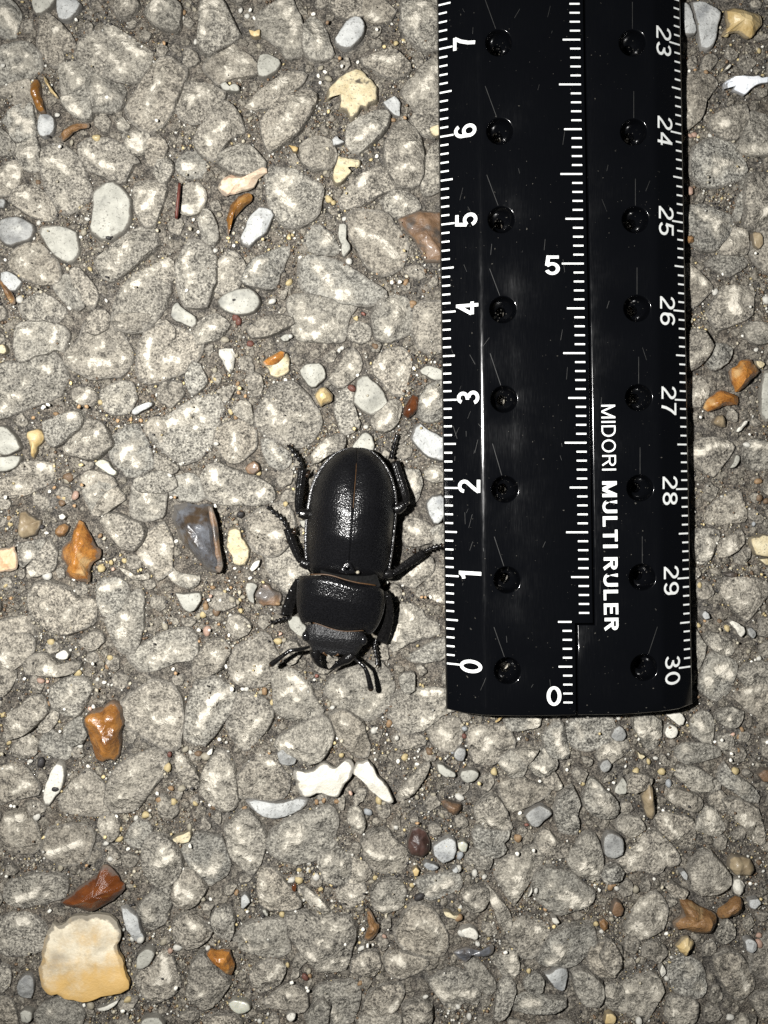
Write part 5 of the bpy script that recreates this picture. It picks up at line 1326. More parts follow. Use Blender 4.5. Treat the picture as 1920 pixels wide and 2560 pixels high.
def spline(points, n):
    """open Catmull-Rom through 3-D points"""
    p = np.asarray(points, float)
    if len(p) == 2:
        return [tuple(p[0] * (1 - t) + p[1] * t) for t in np.linspace(0, 1, n)]
    e = np.vstack([2 * p[0] - p[1], p, 2 * p[-1] - p[-2]])
    out = []
    for s in np.linspace(0, len(p) - 1 - 1e-6, n):
        i = int(s); t = s - i
        p0, p1, p2, p3 = e[i], e[i + 1], e[i + 2], e[i + 3]
        out.append(tuple(0.5 * ((2 * p1) + (p2 - p0) * t + (2 * p0 - 5 * p1 + 4 * p2 - p3) * t * t + (3 * p1 - p0 - 3 * p2 + p3) * t ** 3)))
    return out


tp = spline([P(449, 458, .10), P(446, 490, .12), P(443, 520, .11), P(441, 547, .08)], 9)
V, F = tube(tp, [.016, .018, .019, .018, .019, .02, .019, .02, .016], 8)
o = mesh_obj('twig', V, F, M['red'])
tag(o, 'short dark red twig lying on the tarmac left of the pink chip', 'twig')
recentre(o, (tp[4][0], tp[4][1], 0))
tp = spline([P(1713, 342, .12), P(1706, 356, .2), P(1700, 372, .25)], 8)
V, F = tube(tp, [.004] * 8, 6)
o = mesh_obj('hair', V, F, M['yellow'])
tag(o, 'fine golden hair on the right edge of the ruler', 'hair')
recentre(o, (tp[0][0], tp[0][1], 0.1))

for x, y, r in ((137, 1974, 9), (270, 594, 7), (121, 340, 4), (586, 750, 6)):
    w = P(x, y, 0.09)
    o = bpy.data.objects.new('pit_shade', peb_mesh['k', 0])  # flattened black blob stands in for the shade inside a hole
    o.scale = (r / 213, r / 213, 0.03)
    o.location = (w[0], w[1], 0.082)
    COL.objects.link(o)
    o.parent = road

# ------------------------------------------------------------------ the folding ruler
def mat_plastic():
    m, nt, nodes, links, bs = new_mat('black_plastic')
    pos = N_pos(nt)
    mp = nt.nodes.new('ShaderNodeMapping')
    mp.inputs['Scale'].default_value = (30, 1.6, 30)
    links.new(pos, mp.inputs['Vector'])
    scr = N_noise(nt, mp.outputs[0], 3.0, 5, 0.75)
    dust = N_noise(nt, pos, 26, 2, 0.5)
    patch = N_noise(nt, pos, 1.1, 2, 0.5)
    dm = N_math(nt, 'MULTIPLY', N_map(nt, dust, 0.715, 0.76), N_map(nt, patch, 0.45, 0.62))
    c = N_mix(nt, N_math(nt, 'MULTIPLY', dm, 0.5), (0.0018, 0.0020, 0.0026), (0.16, 0.15, 0.13))
    links.new(c, bs.inputs['Base Color'])
    ro = N_math(nt, 'ADD', N_map(nt, scr, 0.35, 0.75, 0.08, 0.20, False), N_map(nt, N_noise(nt, pos, 1.7, 4, .65), .45, .7, 0.0, 0.05))
    links.new(ro, bs.inputs['Roughness'])
    bs.inputs['Specular IOR Level'].default_value = 0.5
    N_bump(nt, bs, scr, 0.035, 0.004)
    return m


def mat_flat(name, col, rough=0.5, spec=0.3, scale=20, var=0.12):
    m, nt, nodes, links, bs = new_mat(name)
    n = N_noise(nt, N_pos(nt), scale, 3, 0.6)
    links.new(N_ramp(nt, n, [(0.3, tuple(v * (1 - var) for v in col)), (0.7, col)]), bs.inputs['Base Color'])
    bs.inputs['Roughness'].default_value = rough
    bs.inputs['Specular IOR Level'].default_value = spec
    return m


M['plastic'] = mat_plastic()
M['print'] = mat_flat('white_print', (0.80, 0.82, 0.80), 0.5, 0.3, 30, 0.16)
M['scratch'] = mat_flat('scuffed_plastic', (0.042, 0.042, 0.040), 0.5, 0.4, 12, 0.6)
M['dust'] = mat_flat('grey_dust', (0.09, 0.085, 0.075), 0.8, 0.2, 60, 0.7)

ZB, ZT = 0.15, 0.50                 # underside rests on the highest chippings; flat top
ZLE, ZRE = 0.26, 0.275              # upper edge of the two bevelled sides
TOP_PX = -2000.0                    # the ruler runs on beyond the picture


def line_px(x0, slope, z):
    """a long ruler line through photo x = x0 + slope*y seen at height z -> world x as a function of world y"""
    a, b = P(x0, 0, z), P(x0 + slope * 1780, 1780, z)
    k = (b[0] - a[0]) / (b[1] - a[1])
    return lambda Y: a[0] + k * (Y - a[1])


XL = line_px(1093.5, 0.0127, ZLE)
XLC = line_px(1194.5, 0.0100, ZT)
XS = line_px(1461.0, 0.0158, ZT)      # joint between the two arms
XS2 = line_px(1422.0, 0.0123, ZT)     # joint below the step
XRC = line_px(1636.0, 0.0125, ZT)
XR = line_px(1701.0, 0.0171, ZRE)
Y_STEP = P(0, 1559, ZT)[1]
Y_TOP = P(0, TOP_PX, ZT)[1]


def soft(s, w=0.035):
    return w * np.logaddexp(0, s / w)


def top_z(x, y):
    lc, le, rc, re = XLC(y), XL(y), XRC(y), XR(y)
    zl = (ZT - ZLE) * soft((lc - x) / (lc - le))
    zr = (ZT - ZRE) * soft((x - rc) / (re - rc), 0.05)
    return ZT - zl - zr


def bottom_end(px_pts):
    return [P(x, y, z)[:2] for x, y, z in px_pts]


def arm_mesh(outline, holes, lines, rim=0.018):
    pts, edges = [], []

    def add_loop(loop, closed=True):
        s = len(pts)
        pts.extend([Vector((float(p[0]), float(p[1]))) for p in loop])
        n = len(loop)
        edges.extend([(s + i, s + (i + 1) % n) for i in range(n if closed else n - 1)])

    def refine(loop, step=0.35):
        out = []
        for a, b in zip(loop, loop[1:] + loop[:1]):
            n = max(1, int(math.dist(a, b) / step))
            out += [(a[0] + (b[0] - a[0]) * i / n, a[1] + (b[1] - a[1]) * i / n) for i in range(n)]
        return out
    outline = refine(outline)
    A = np.array(outline)
    add_loop(outline)
    for off in (0.25, 0.6, 1.0):
        nrm = np.roll(A, -1, 0) - np.roll(A, 1, 0)
        nrm = np.column_stack([-nrm[:, 1], nrm[:, 0]])
        nrm /= np.linalg.norm(nrm, axis=1, keepdims=True)
        add_loop([tuple(p) for p in A + nrm * rim * off])
    for (hx, hy, hr) in holes:
        for off in (0, 0.3, 0.7, 1.0):
            add_loop([(hx + math.cos(a) * (hr + 0.012 * off), hy + math.sin(a) * (hr + 0.012 * off)) for a in np.linspace(0, 2 * math.pi, 33)[:-1]])
    for L in lines: add_loop(L, False)
    v2, e2, f2, *_ = delaunay_2d_cdt(pts, edges, [], 0, 1e-5)
    Q = np.array([(v.x, v.y) for v in v2])

    def inside(poly, q):
        ins = False
        n = len(poly)
        for i in range(n):
            x1, y1 = poly[i]; x2, y2 = poly[(i + 1) % n]
            if (y1 > q[1]) != (y2 > q[1]) and q[0] < (x2 - x1) * (q[1] - y1) / (y2 - y1) + x1: ins = not ins
        return ins
    keep = []
    for f in f2:
        q = Q[list(f)].mean(0)
        if not inside(outline, q): continue
        if any((q[0] - hx) ** 2 + (q[1] - hy) ** 2 < hr * hr for hx, hy, hr in holes): continue
        keep.append(tuple(f))
    d_out = seg_dist(Q, outline + outline[:1])
    z = np.array([top_z(x, y) for x, y in Q])
    z -= np.clip(rim - d_out, 0, rim) ** 2 / rim * 0.9
    for hx, hy, hr in holes:
        dh = np.hypot(Q[:, 0] - hx, Q[:, 1] - hy) - hr
        z -= np.where(dh > -1e-4, np.clip(0.012 - dh, 0, 0.012) ** 2 / 0.012, 0)
    V = [(q[0], q[1], zz) for q, zz in zip(Q, z)]
    cntE = {}
    F = []
    for f in keep:
        a, b, c = f
        if (Q[b] - Q[a])[0] * (Q[c] - Q[a])[1] - (Q[b] - Q[a])[1] * (Q[c] - Q[a])[0] < 0: f = f[::-1]
        F.append(f)
        for i in range(len(f)): cntE[(f[i], f[(i + 1) % len(f)])] = 1
    border = [e for e in cntE if (e[1], e[0]) not in cntE]
    # walls: outer edge straight down, holes as bowls narrowing to a small through-hole
    low = {}
    n0 = len(V)
    for a, b in border:
        for i in (a, b):
            if i not in low:
                hole = next((h for h in holes if abs(math.hypot(Q[i][0] - h[0], Q[i][1] - h[1]) - h[2]) < 2e-3), None)
                chain = [i]
                if hole is None:
                    V.append((Q[i][0], Q[i][1], ZB)); chain.append(len(V) - 1)
                else:
                    for q, dz in ((0.97, .05), (0.88, .12), (0.70, .18), (0.40, .22), (0.34, .36)):
                        V.append((hole[0] + (Q[i][0] - hole[0]) * q, hole[1] + (Q[i][1] - hole[1]) * q, max(ZB, ZT - dz)))
                        chain.append(len(V) - 1)
                low[i] = chain
    for a, b in border:
        ca, cb = low[a], low[b]
        for i in range(len(ca) - 1):
            F.append((cb[i], ca[i], ca[i + 1], cb[i + 1]))
    # underside
    m_ = {}
    for f in list(F[:len(keep)]):
        g = []
        for i in f:
            if i in low and len(low[i]) == 2: g.append(low[i][1])
            elif i in low: g.append(low[i][-1])
            else:
                if i not in m_:
                    V.append((Q[i][0], Q[i][1], ZB)); m_[i] = len(V) - 1
                g.append(m_[i])
        F.append(tuple(g[::-1]))
    return V, F


def hole_px(pts): return [(*P(x, y, ZT)[:2], 0.148) for x, y in pts]


lh = [(1246.8, 107), (1249.3, 328), (1253, 549), (1257, 774), (1259.5, 998), (1262, 1223), (1267.3, 1450), (1268.6, 1677)]
rh = [(1580.9, 107), (1584.2, 330), (1588.3, 549), (1592.4, 771), (1596.5, 994), (1600, 1220), (1605.5, 1443), (1610, 1669)]


def extend(h):
    w = hole_px(h)
    dx, dy = (w[0][0] - w[-1][0]) / (len(w) - 1), (w[0][1] - w[-1][1]) / (len(w) - 1)
    out = list(w)
    for i in range(1, 8): out.append((w[0][0] + dx * i, w[0][1] + dy * i, w[0][2]))
    return out


LH, RH = extend(lh), extend(rh)
GAP = 0.008


def vline(fn, y0, y1, n=40): return [(fn(y), y) for y in np.linspace(y0, y1, n)]


endL = [P(1116, 1773, ZLE)[:2], P(1160, 1783, 0.36)[:2], P(1211, 1789.5, ZT)[:2], P(1300, 1791, ZT)[:2], P(1438, 1789, ZT)[:2]]
yb = endL[-1][1]
outL = [(XL(Y_TOP), Y_TOP)] + [endL[0]] + endL[1:-1] + [(XS2(yb) - GAP - .02, yb), (XS2(yb + .03) - GAP, yb + .03), (XS2(Y_STEP) - GAP, Y_STEP), (XS(Y_STEP) - GAP, Y_STEP), (XS(Y_TOP) - GAP, Y_TOP)]
endR = [P(1450, 1788, ZT)[:2], P(1560, 1787, ZT)[:2], P(1650, 1780, ZT)[:2], P(1695, 1771, .34)[:2], P(1731.5, 1760, ZRE)[:2]]
yr = endR[0][1]
outR = [(XS(Y_TOP) + GAP, Y_TOP), (XS(Y_STEP) + GAP, Y_STEP - 2 * GAP), (XS2(Y_STEP) + GAP, Y_STEP - 2 * GAP), (XS2(yr) + GAP, yr)] + endR[1:] + [(XR(Y_TOP), Y_TOP)]

creL = [[(XLC(y) + (XL(y) - XLC(y)) * s, y) for y in np.linspace(P(0, 1765, ZT)[1], Y_TOP - .05, 60)] for s in (-.12, -.07, -.035, 0, .035, .07, .12, .5)]
creR = [[(XRC(y) + (XR(y) - XRC(y)) * s, y) for y in np.linspace(P(0, 1752, ZT)[1], Y_TOP - .05, 60)] for s in (-.18, -.1, -.05, 0, .05, .1, .18, .5)]

ruler = empty('folding_ruler', P(1420, 1500, 0)[:2] + (0,))
tag(ruler, 'black plastic folding ruler with white centimetre scales and a row of holes in each arm', 'ruler')
RL = ruler.location.copy()


def rpart(name, V, F, mat, parent, **kw):
    V = [(v[0] - RL[0], v[1] - RL[1], v[2]) for v in V]
    return mesh_obj(name, V, F, mat, parent, **kw)


V, F = arm_mesh(outL, LH, creL)
armL = rpart('ruler_arm', V, F, M['plastic'], ruler, sharp=35)
armL['label'] = 'ruler arm with the scale running from 0 upwards'
V, F = arm_mesh(outR, RH, creR)
armR = rpart('ruler_arm', V, F, M['plastic'], ruler, sharp=35)
armR['label'] = 'ruler arm with the scale from 30 downwards and the maker lettering'

LIFT = 0.0025


def quad(x0, y0, x1, y1, t, nseg=3):
    """tick bar from (x0,y0) to (x1,y1), thickness t, lying on the ruler face"""
    dx, dy = x1 - x0, y1 - y0
    L = math.hypot(dx, dy)
    nx_, ny_ = -dy / L * t / 2, dx / L * t / 2
    V, F = [], []
    for i in range(nseg + 1):
        x, y = x0 + dx * i / nseg, y0 + dy * i / nseg
        for s in (-1, 1):
            px, py = x + nx_ * s, y + ny_ * s
            V.append((px, py, float(top_z(px, py)) + LIFT))
    for i in range(nseg): F.append((2 * i, 2 * i + 2, 2 * i + 3, 2 * i + 1))
    return V, F


def bars(name, items, parent, mat='print'):
    V, F = [], []
    for it in items:
        v, f = quad(*it)
        f = [tuple(i + len(V) for i in q) for q in f]
        # keep faces pointing up
        a, b, c = (Vector(v[i]) for i in (0, 2, 3))
        if (b - a).cross(c - a).z < 0: f = [q[::-1] for q in f]
        V += v; F += f
    o = rpart(name, V, F, M[mat], parent, smooth=False)
    o['kind'] = 'stuff'
    return o


def on_face(x, y_px, guess=ZT):
    pass


# left scale, on the bevel: 0 at photo y 1659, 220.1 px per cm (seen on the bevel)
ZMID = 0.31
Y0 = P(0, 1660, ZMID)[1]
CM = 220.1 * (DIST - ZMID) / KPX
TH = 0.0192
items = []
for k in range(0, 155):
    y = Y0 + k * CM / 10
    x0 = XL(y) + 0.012
    wd = XLC(y) - XL(y)
    ln = wd * (0.335 if k % 10 == 0 else 0.30 if k % 5 == 0 else 0.205)
    items.append((x0, y, x0 + ln, y, TH))
bars('tick_marks', items, armL)
# centre scale at the joint: 0 at the end of the ruler
C0 = P(0, 1778.5, ZT)[1]
CCM = 223.9 * (DIST - ZT) / KPX
items = []
for k in range(1, 160):
    y = C0 + k * CCM / 10
    s = XS if y > Y_STEP + .03 else XS2
    xe = s(y) - 0.055
    low_ = y <= Y_STEP + .03
    if low_: xe += 0.0
    ln = (0.152 if k % 5 == 0 else 0.102) if low_ else (0.245 if k % 10 == 0 else 0.196 if k % 5 == 0 else 0.114)
    items.append((xe - ln, y, xe, y, TH))
bars('tick_marks', items, armL)
# right scale, on the steep bevel: 30 at photo y 1662, running down to 15
ZMR = 0.24
R0 = P(0, 1664, ZMR)[1]
RCM = 221.0 * (DIST - ZMR) / KPX
items = []
for k in range(0, 155):
    y = R0 + k * RCM / 10
    x1 = XR(y) - 0.02
    wd = XR(y) - XRC(y)
    ln = wd * (0.40 if k % 10 == 0 else 0.33 if k % 5 == 0 else 0.215)
    items.append((x1 - ln, y, x1, y, TH))
bars('tick_marks', items, armR)

# lettering: printed grotesque capitals and figures drawn as pen strokes ------------------------------
def arc(cx, cy, rx, ry, a0, a1, n=14):
    return [(cx + rx * math.cos(math.radians(a0 + (a1 - a0) * i / n)), cy + ry * math.sin(math.radians(a0 + (a1 - a0) * i / n))) for i in range(n + 1)]


def glyph(ch, s):
    """centre-line strokes of a character in a box 1 high; s = pen width"""
    h = s / 2
    t, b = 1 - h, h
    if ch == '0': return 0.60, [arc(.30, .5, .30 - h, .5 - h, 0, 360, 30)]
    if ch == 'O': return 0.80, [arc(.40, .5, .40 - h, .5 - h, 0, 360, 34)]
    if ch == '1': return 0.36, [[(.0 + h * .4, .78), (.14, .80), (.24, .90), (.27, t)], [(.27, 1), (.27, 0)]]
    if ch == '2': return 0.58, [arc(.29, .71, .29 - h, .29 - h, 175, -38, 18) + [(.20, .28), (.06, b)], [(.02, b), (.58, b)]]
    if ch == '3': return 0.58, [arc(.28, .735, .24 - h * .6, .265 - h, 160, -85, 16), [(.20, .53), (.30, .53)], arc(.28, .275, .30 - h, .275 - h, 88, -165, 18)]
    if ch == '4': return 0.60, [[(.44, 0), (.44, 1 - h * .2)], [(.45, t), (.05, .30)], [(.02, .27), (.60, .27)]]
    if ch == '5': return 0.58, [[(.54, t), (.12, t)], [(.13, t + h), (.07, .48)], [(.07, .48)] + arc(.28, .325, .30 - h, .325 - h, 132, -160, 20)]
    if ch == '6': return 0.58, [arc(.29, .32, .29 - h, .32 - h, 0, 360, 26), [(h, .34), (h + .01, .52)] + arc(.31, .62, .31 - h, .38 - h, 170, 35, 14)]
    if ch == '7': return 0.56, [[(.01, t), (.56, t)], [(.52, t), (.36, .66), (.24, .32), (.19, 0)]]
    if ch == '8': return 0.58, [arc(.29, .745, .245 - h * .5, .255 - h, 0, 360, 24), arc(.29, .275, .29 - h, .275 - h, 0, 360, 26)]
    if ch == '9': return 0.58, [arc(.29, .68, .29 - h, .32 - h, 0, 360, 26), [(.58 - h, .66), (.57 - h, .48)] + arc(.27, .38, .31 - h, .38 - h, -10, -145, 14)]
    if ch == 'M': return 0.84, [[(h, 0), (h, 1)], [(.84 - h, 0), (.84 - h, 1)], [(h, 1 - h * .3), (.42, 0 + h * .3)], [(.84 - h, 1 - h * .3), (.42, h * .3)]]
    if ch == 'I': return s, [[(h, 0), (h, 1)]]
    if ch == 'D': return 0.70, [[(h, 0), (h, 1)], [(h, t), (.32, t)] + arc(.32, .5, .38 - h, .5 - h, 88, -88, 18) + [(h, b)]]
    if ch == 'R': return 0.68, [[(h, 0), (h, 1)], [(h, t), (.40, t)] + arc(.40, .74, .26 - h, .26 - h, 88, -88, 12) + [(h, .48 + h)], [(.36, .48), (.62, 0)]]
    if ch == 'U': return 0.68, [[(h, 1), (h, .33)] + arc(.34, .34, .34 - h, .34 - h, 180, 360, 18) + [(.68 - h, .35), (.68 - h, 1)]]
    if ch == 'L': return 0.54, [[(h, 1), (h, 0)], [(h, b), (.54, b)]]
    if ch == 'T': return 0.62, [[(0, t), (.62, t)], [(.31, t), (.31, 0)]]
    if ch == 'E': return 0.58, [[(h, 0), (h, 1)], [(h, t), (.57, t)], [(h, .52), (.53, .52)], [(h, b), (.58, b)]]


def ribbon(pl, s):
    p = np.asarray(pl, float)
    n = len(p)
    closed = np.linalg.norm(p[0] - p[-1]) < 1e-6 and n > 3
    out = []
    for i in range(n):
        a = p[i - 1] if i > 0 else (p[-2] if closed else p[0])
        b = p[i + 1] if i < n - 1 else (p[1] if closed else p[-1])
        d1, d2 = p[i] - a, b - p[i]
        if np.linalg.norm(d1) < 1e-9: d1 = d2
        if np.linalg.norm(d2) < 1e-9: d2 = d1
        d1, d2 = d1 / np.linalg.norm(d1), d2 / np.linalg.norm(d2)
        m = d1 + d2
        m /= np.linalg.norm(m) + 1e-9
        nn = np.array([-m[1], m[0]])
        k = s / 2 / max(.5, nn @ np.array([-d1[1], d1[0]]))
        out += [p[i] + nn * k, p[i] - nn * k]
    return out


def text_mesh(body, size, pen=0.17, spacing=0.14):
    V, F, x = [], [], 0.0
    lay = 0
    for ch in body:
        w, strokes = glyph(ch, pen)
        for st in strokes:
            r = ribbon(st, pen)
            s0 = len(V)
            V += [(q[0] + x, q[1], 0.0004 * (lay % 4)) for q in r]
            F += [(s0 + 2 * i, s0 + 2 * i + 1, s0 + 2 * i + 3, s0 + 2 * i + 2) for i in range(len(st) - 1)]
            lay += 1
        x += w + spacing
    me = bpy.data.meshes.new('lettering')
    me.from_pydata(V, [], F)
    return me


def lettering(name, body, cx, cy, height, width, rot, parent, pen=0.17, spacing=0.14):
    """flat print centred at world (cx,cy): cap height and width in cm, rot in quarter turns, draped on the ruler face"""
    me = text_mesh(body, 1.0, pen, spacing)
    bm = bmesh.new()
    bm.from_mesh(me)
    bmesh.ops.triangulate(bm, faces=bm.faces[:])
    bmesh.ops.subdivide_edges(bm, edges=[e for e in bm.edges if e.calc_length() > 0.3], cuts=3)
    bmesh.ops.triangulate(bm, faces=bm.faces[:])
    xs = [v.co.x for v in bm.verts]; ys = [v.co.y for v in bm.verts]
    x0, x1, y0, y1 = min(xs), max(xs), min(ys), max(ys)
    ca, sa = math.cos(rot), math.sin(rot)
    for v in bm.verts:
        u = ((v.co.x - x0) / (x1 - x0) - .5) * width
        w = ((v.co.y - y0) / (y1 - y0) - .5) * height
        X, Y = cx + u * ca - w * sa, cy + u * sa + w * ca
        v.co = (X - RL[0], Y - RL[1], float(top_z(X, Y)) + LIFT + v.co.z)
    bm.normal_update()
    for f in bm.faces:
        if f.normal.z < 0: f.normal_flip()
    bm.to_mesh(me)
    bm.free()
    me.materials.clear()
    me.materials.append(M['print'])
    o = bpy.data.objects.new(name, me)
    COL.objects.link(o)
    o.parent = parent
    return o


Q90 = math.pi / 2
for k in range(0, 16):
    y = Y0 + k * CM
    wd = XLC(y) - XL(y)
    w = 0.150 if k != 1 else 0.088
    if k >= 10: w = 0.30
    lettering('numeral', str(k), XL(y) + wd * 0.655, y + (0.02 if k else -0.005), 0.240, w, Q90, armL, 0.15)
for k in range(0, 16):
    y = R0 + k * RCM
    wd = XR(y) - XRC(y)
    lettering('numeral', str(30 - k), XR(y) - wd * 0.665, y + 0.005 - 0.02, 0.20, 0.325, -Q90, armR, 0.125, 0.16)
for body, x, y in (('5', 1381, 663), ('0', 1385, 1740), ('10', 1372, -435)):
    w = P(x, y, ZT)
    lettering('numeral', body, w[0], w[1], 0.218, 0.165 * len(body), 0.0, armL, 0.15)
for body, y0, y1, x0, x1, off in (('MIDORI', 1012, 1176, 1504, 1539, 0.105), ('MULTI', 1203, 1370, 1506.5, 1543, 0.18), ('RULER', 1393, 1577, 1509, 1545, 0.18)):
    a, b = P(x0, y0, ZT), P(x1, y1, ZT)
    # one object per letter, set along the word
    ws = [glyph(ch, off)[0] for ch in body]
    tot = sum(ws) + 0.17 * (len(ws) - 1)
    W_ = abs(b[1] - a[1])
    s_ = 0.0
    for ch, w_ in zip(body, ws):
        m_ = (s_ + w_ / 2) / tot - .5
        ang = -Q90 + 0.0145
        lettering('letter', ch, (a[0] + b[0]) / 2 + math.cos(ang) * m_ * W_, (a[1] + b[1]) / 2 + math.sin(ang) * m_ * W_,
                  abs(b[0] - a[0]), w_ / tot * W_, ang, armR, off)
        s_ += w_ + 0.17

# knit lines above each hole and random scuffs
rs2 = random.Random(5)
items = []
for i, (hx, hy, hr) in enumerate(LH[:8]):
    l_ = 0.30 + 0.06 * rs2.random()
    x1, y1 = hx - 0.035, hy + hr + .01
    items.append((x1, y1, x1 - 0.10 - .03 * rs2.random(), y1 + l_, 0.0055))
for i, (hx, hy, hr) in enumerate(RH[:8]):
    x1, y1 = hx + (0.0 if i < 7 else .05), hy + hr + .01
    items.append((x1, y1, x1 + (0.0 if i < 7 else 0.1), y1 + .30, 0.0045))
bars('knit_lines', [it for it in items if it[0] < XS(it[1])], armL, 'scratch')
bars('knit_lines', [it for it in items if it[0] > XS(it[1])], armR, 'scratch')
for arm, lo, hi, n in ((armL, 1125, 1420, 55), (armR, 1490, 1690, 12)):
    items = []
    for _ in range(n):
        x, y = rs2.uniform(lo, hi), rs2.uniform(20, 1760)
        if arm is armL and rs2.random() < .35: x, y = rs2.uniform(1130, 1190), rs2.uniform(900, 1330)
        w = P(x, y, ZT)
        if min(math.hypot(w[0] - h[0], w[1] - h[1]) for h in LH[:8] + RH[:8]) < .3: continue
        a = rs2.gauss(1.45, .35)
        L = rs2.uniform(.02, .16)
        items.append((w[0], w[1], w[0] + math.cos(a) * L, w[1] + math.sin(a) * L, rs2.uniform(.002, .0045)))
    bars('scratches', items, arm, 'scratch')
dust = {armL: Soup(), armR: Soup()}
for arm, holes in ((armL, LH[:8]), (armR, RH[:8])):
    for hx, hy, hr in holes:
        for _ in range(16):
            a, q = rs2.uniform(0, 6.28), hr * math.sqrt(rs2.random()) * .8
            zz = ZT - (0.05 if q > .9 * hr else .12 if q > .8 * hr else .165 if q > .6 * hr else .215)
            dust[arm].add(blob((hx + math.cos(a) * q - RL[0], hy + math.sin(a) * q - RL[1], zz), rs2.uniform(.004, .010), rs2, .7, tmpl=OCT_V), OCT_F, (.3, .28, .24))
    for _ in range(24):
        x, y = rs2.uniform(*((1210, 1430) if arm is armL else (1490, 1640))), rs2.uniform(10, 1770)
        w = P(x, y, ZT)
        dust[arm].add(blob((w[0] - RL[0], w[1] - RL[1], ZT + .002), rs2.uniform(.003, .008), rs2, .5, tmpl=OCT_V), OCT_F, (.3, .28, .24))
    dust[arm].build('dust_specks', M['dust'], arm)

# ------------------------------------------------------------------ the beetle
def mat_cuticle(name, rough=0.34, bump=0.8, scale=36, col=(0.0055, 0.0055, 0.006), spec=0.6):
    m, nt, nodes, links, bs = new_mat(name)
    pos = N_pos(nt)
    vor = nt.nodes.new('ShaderNodeTexVoronoi')
    vor.inputs['Scale'].default_value = scale
    links.new(pos, vor.inputs['Vector'])
    fine = N_noise(nt, pos, scale * 1.3, 2, 0.6)
    h = N_math(nt, 'ADD', vor.outputs['Distance'], N_math(nt, 'MULTIPLY', fine, 1.2))
    c = N_ramp(nt, fine, [(0.3, tuple(v * .6 for v in col)), (0.7, tuple(v * 2.2 for v in col))])
    links.new(c, bs.inputs['Base Color'])
    r = N_map(nt, N_noise(nt, pos, 6, 2, .5), .3, .7, rough * .95, rough * 1.08, False)
    links.new(r, bs.inputs['Roughness'])
    bs.inputs['Specular IOR Level'].default_value = spec
    N_bump(nt, bs, h, bump, 0.008)
    return m


M['elytra'] = mat_cuticle('punctured_elytra', 0.21, 0.34, 56, col=(0.003, 0.003, 0.0034), spec=0.5)
M['prono'] = mat_cuticle('granular_pronotum', 0.21, 0.42, 50, col=(0.003, 0.003, 0.0034), spec=0.5)
M['headm'] = mat_cuticle('granular_head', 0.40, 0.7, 52, spec=.4)
M['limb'] = mat_cuticle('glossy_black_limb', 0.22, 0.35, 40, col=(0.0035, 0.0033, 0.0033), spec=0.45)
M['limbbrown'] = mat_cuticle('brown_black_limb', 0.24, 0.5, 26, col=(0.012, 0.007, 0.004))
M['waist'] = mat_cuticle('dull_waist', 0.7, 0.3, 30, col=(0.002, 0.002, 0.002), spec=.08)
M['fringe'] = mat_flat('golden_fringe', (0.075, 0.036, 0.012), 0.5, 0.4, 60, .6)
M['edge'] = mat_cuticle('elytral_margin', 0.4, 0.2, 30, col=(0.008, 0.007, 0.006), spec=.22)
M['eye'] = mat_cuticle('eye', 0.12, 0.1, 60)

beetle = empty('beetle', P(865, 1390, 0)[:2] + (0,))
tag(beetle, 'black beetle with ribbed wing cases and small jaws standing on the tarmac beside the ruler', 'beetle')
BL = beetle.location.copy()


def T(x, y, z):
    """point of the enlarged beetle view (2.91 px per photo px, origin 640,1020) at height z, in the beetle's frame"""
    z = z + 0.09 * min(1.0, max(0.0, (z - 0.14) / 0.08))     # the body stands up on its legs
    w = P(640 + x / 2.91, 1020 + y / 2.91, z)
    return (w[0] - BL[0], w[1] - BL[1], z)


def poly_at(pl, t):
    """points at fractions t of arc length on a 2-D polyline"""
    p = np.asarray(pl, float)
    s = np.concatenate([[0], np.cumsum(np.linalg.norm(np.diff(p, axis=0), axis=1))])
    s /= s[-1]
    return np.column_stack([np.interp(t, s, p[:, 0]), np.interp(t, s, p[:, 1])])


def smooth_pl(pl, n=80):
    q = spline([(x, y, 0) for x, y in pl], n)
    return [(a, b) for a, b, _ in q]


def grid_obj(name, G, mat, parent, **kw):
    """G: (nu,nv,3) array of points"""
    nu, nv, _ = G.shape
    V = G.reshape(-1, 3)
    F = [(i * nv + j, i * nv + j + 1, (i + 1) * nv + j + 1, (i + 1) * nv + j) for i in range(nu - 1) for j in range(nv - 1)]
    a, b, c = (Vector(V[F[len(F) // 2][k]]) for k in (0, 1, 2))
    if (b - a).cross(c - a).z < 0: F = [f[::-1] for f in F]
    return mesh_obj(name, V, F, mat, parent, **kw)


left_e = smooth_pl([(732, 288), (680, 290), (620, 305), (545, 350), (480, 420), (430, 500), (395, 590), (375, 690), (360, 800), (352, 940), (352, 1040), (360, 1115), (368, 1160), (395, 1200)])
right_e = smooth_pl([(732, 288), (790, 294), (850, 318), (910, 370), (960, 440), (995, 520), (1018, 610), (1025, 700), (1020, 800), (1010, 900), (1000, 1000), (985, 1105), (968, 1195), (945, 1250)])
suture = smooth_pl([(732, 288), (728, 450), (715, 620), (702, 800), (692, 950), (682, 1080), (676, 1160), (672, 1222)])
ZE = 0.24


def zs(v):
    return np.interp(v, [0, .04, .1, .2, .32, .5, .7, .88, 1.0], [.25, .325, .405, .495, .57, .645, .625, .525, .44])


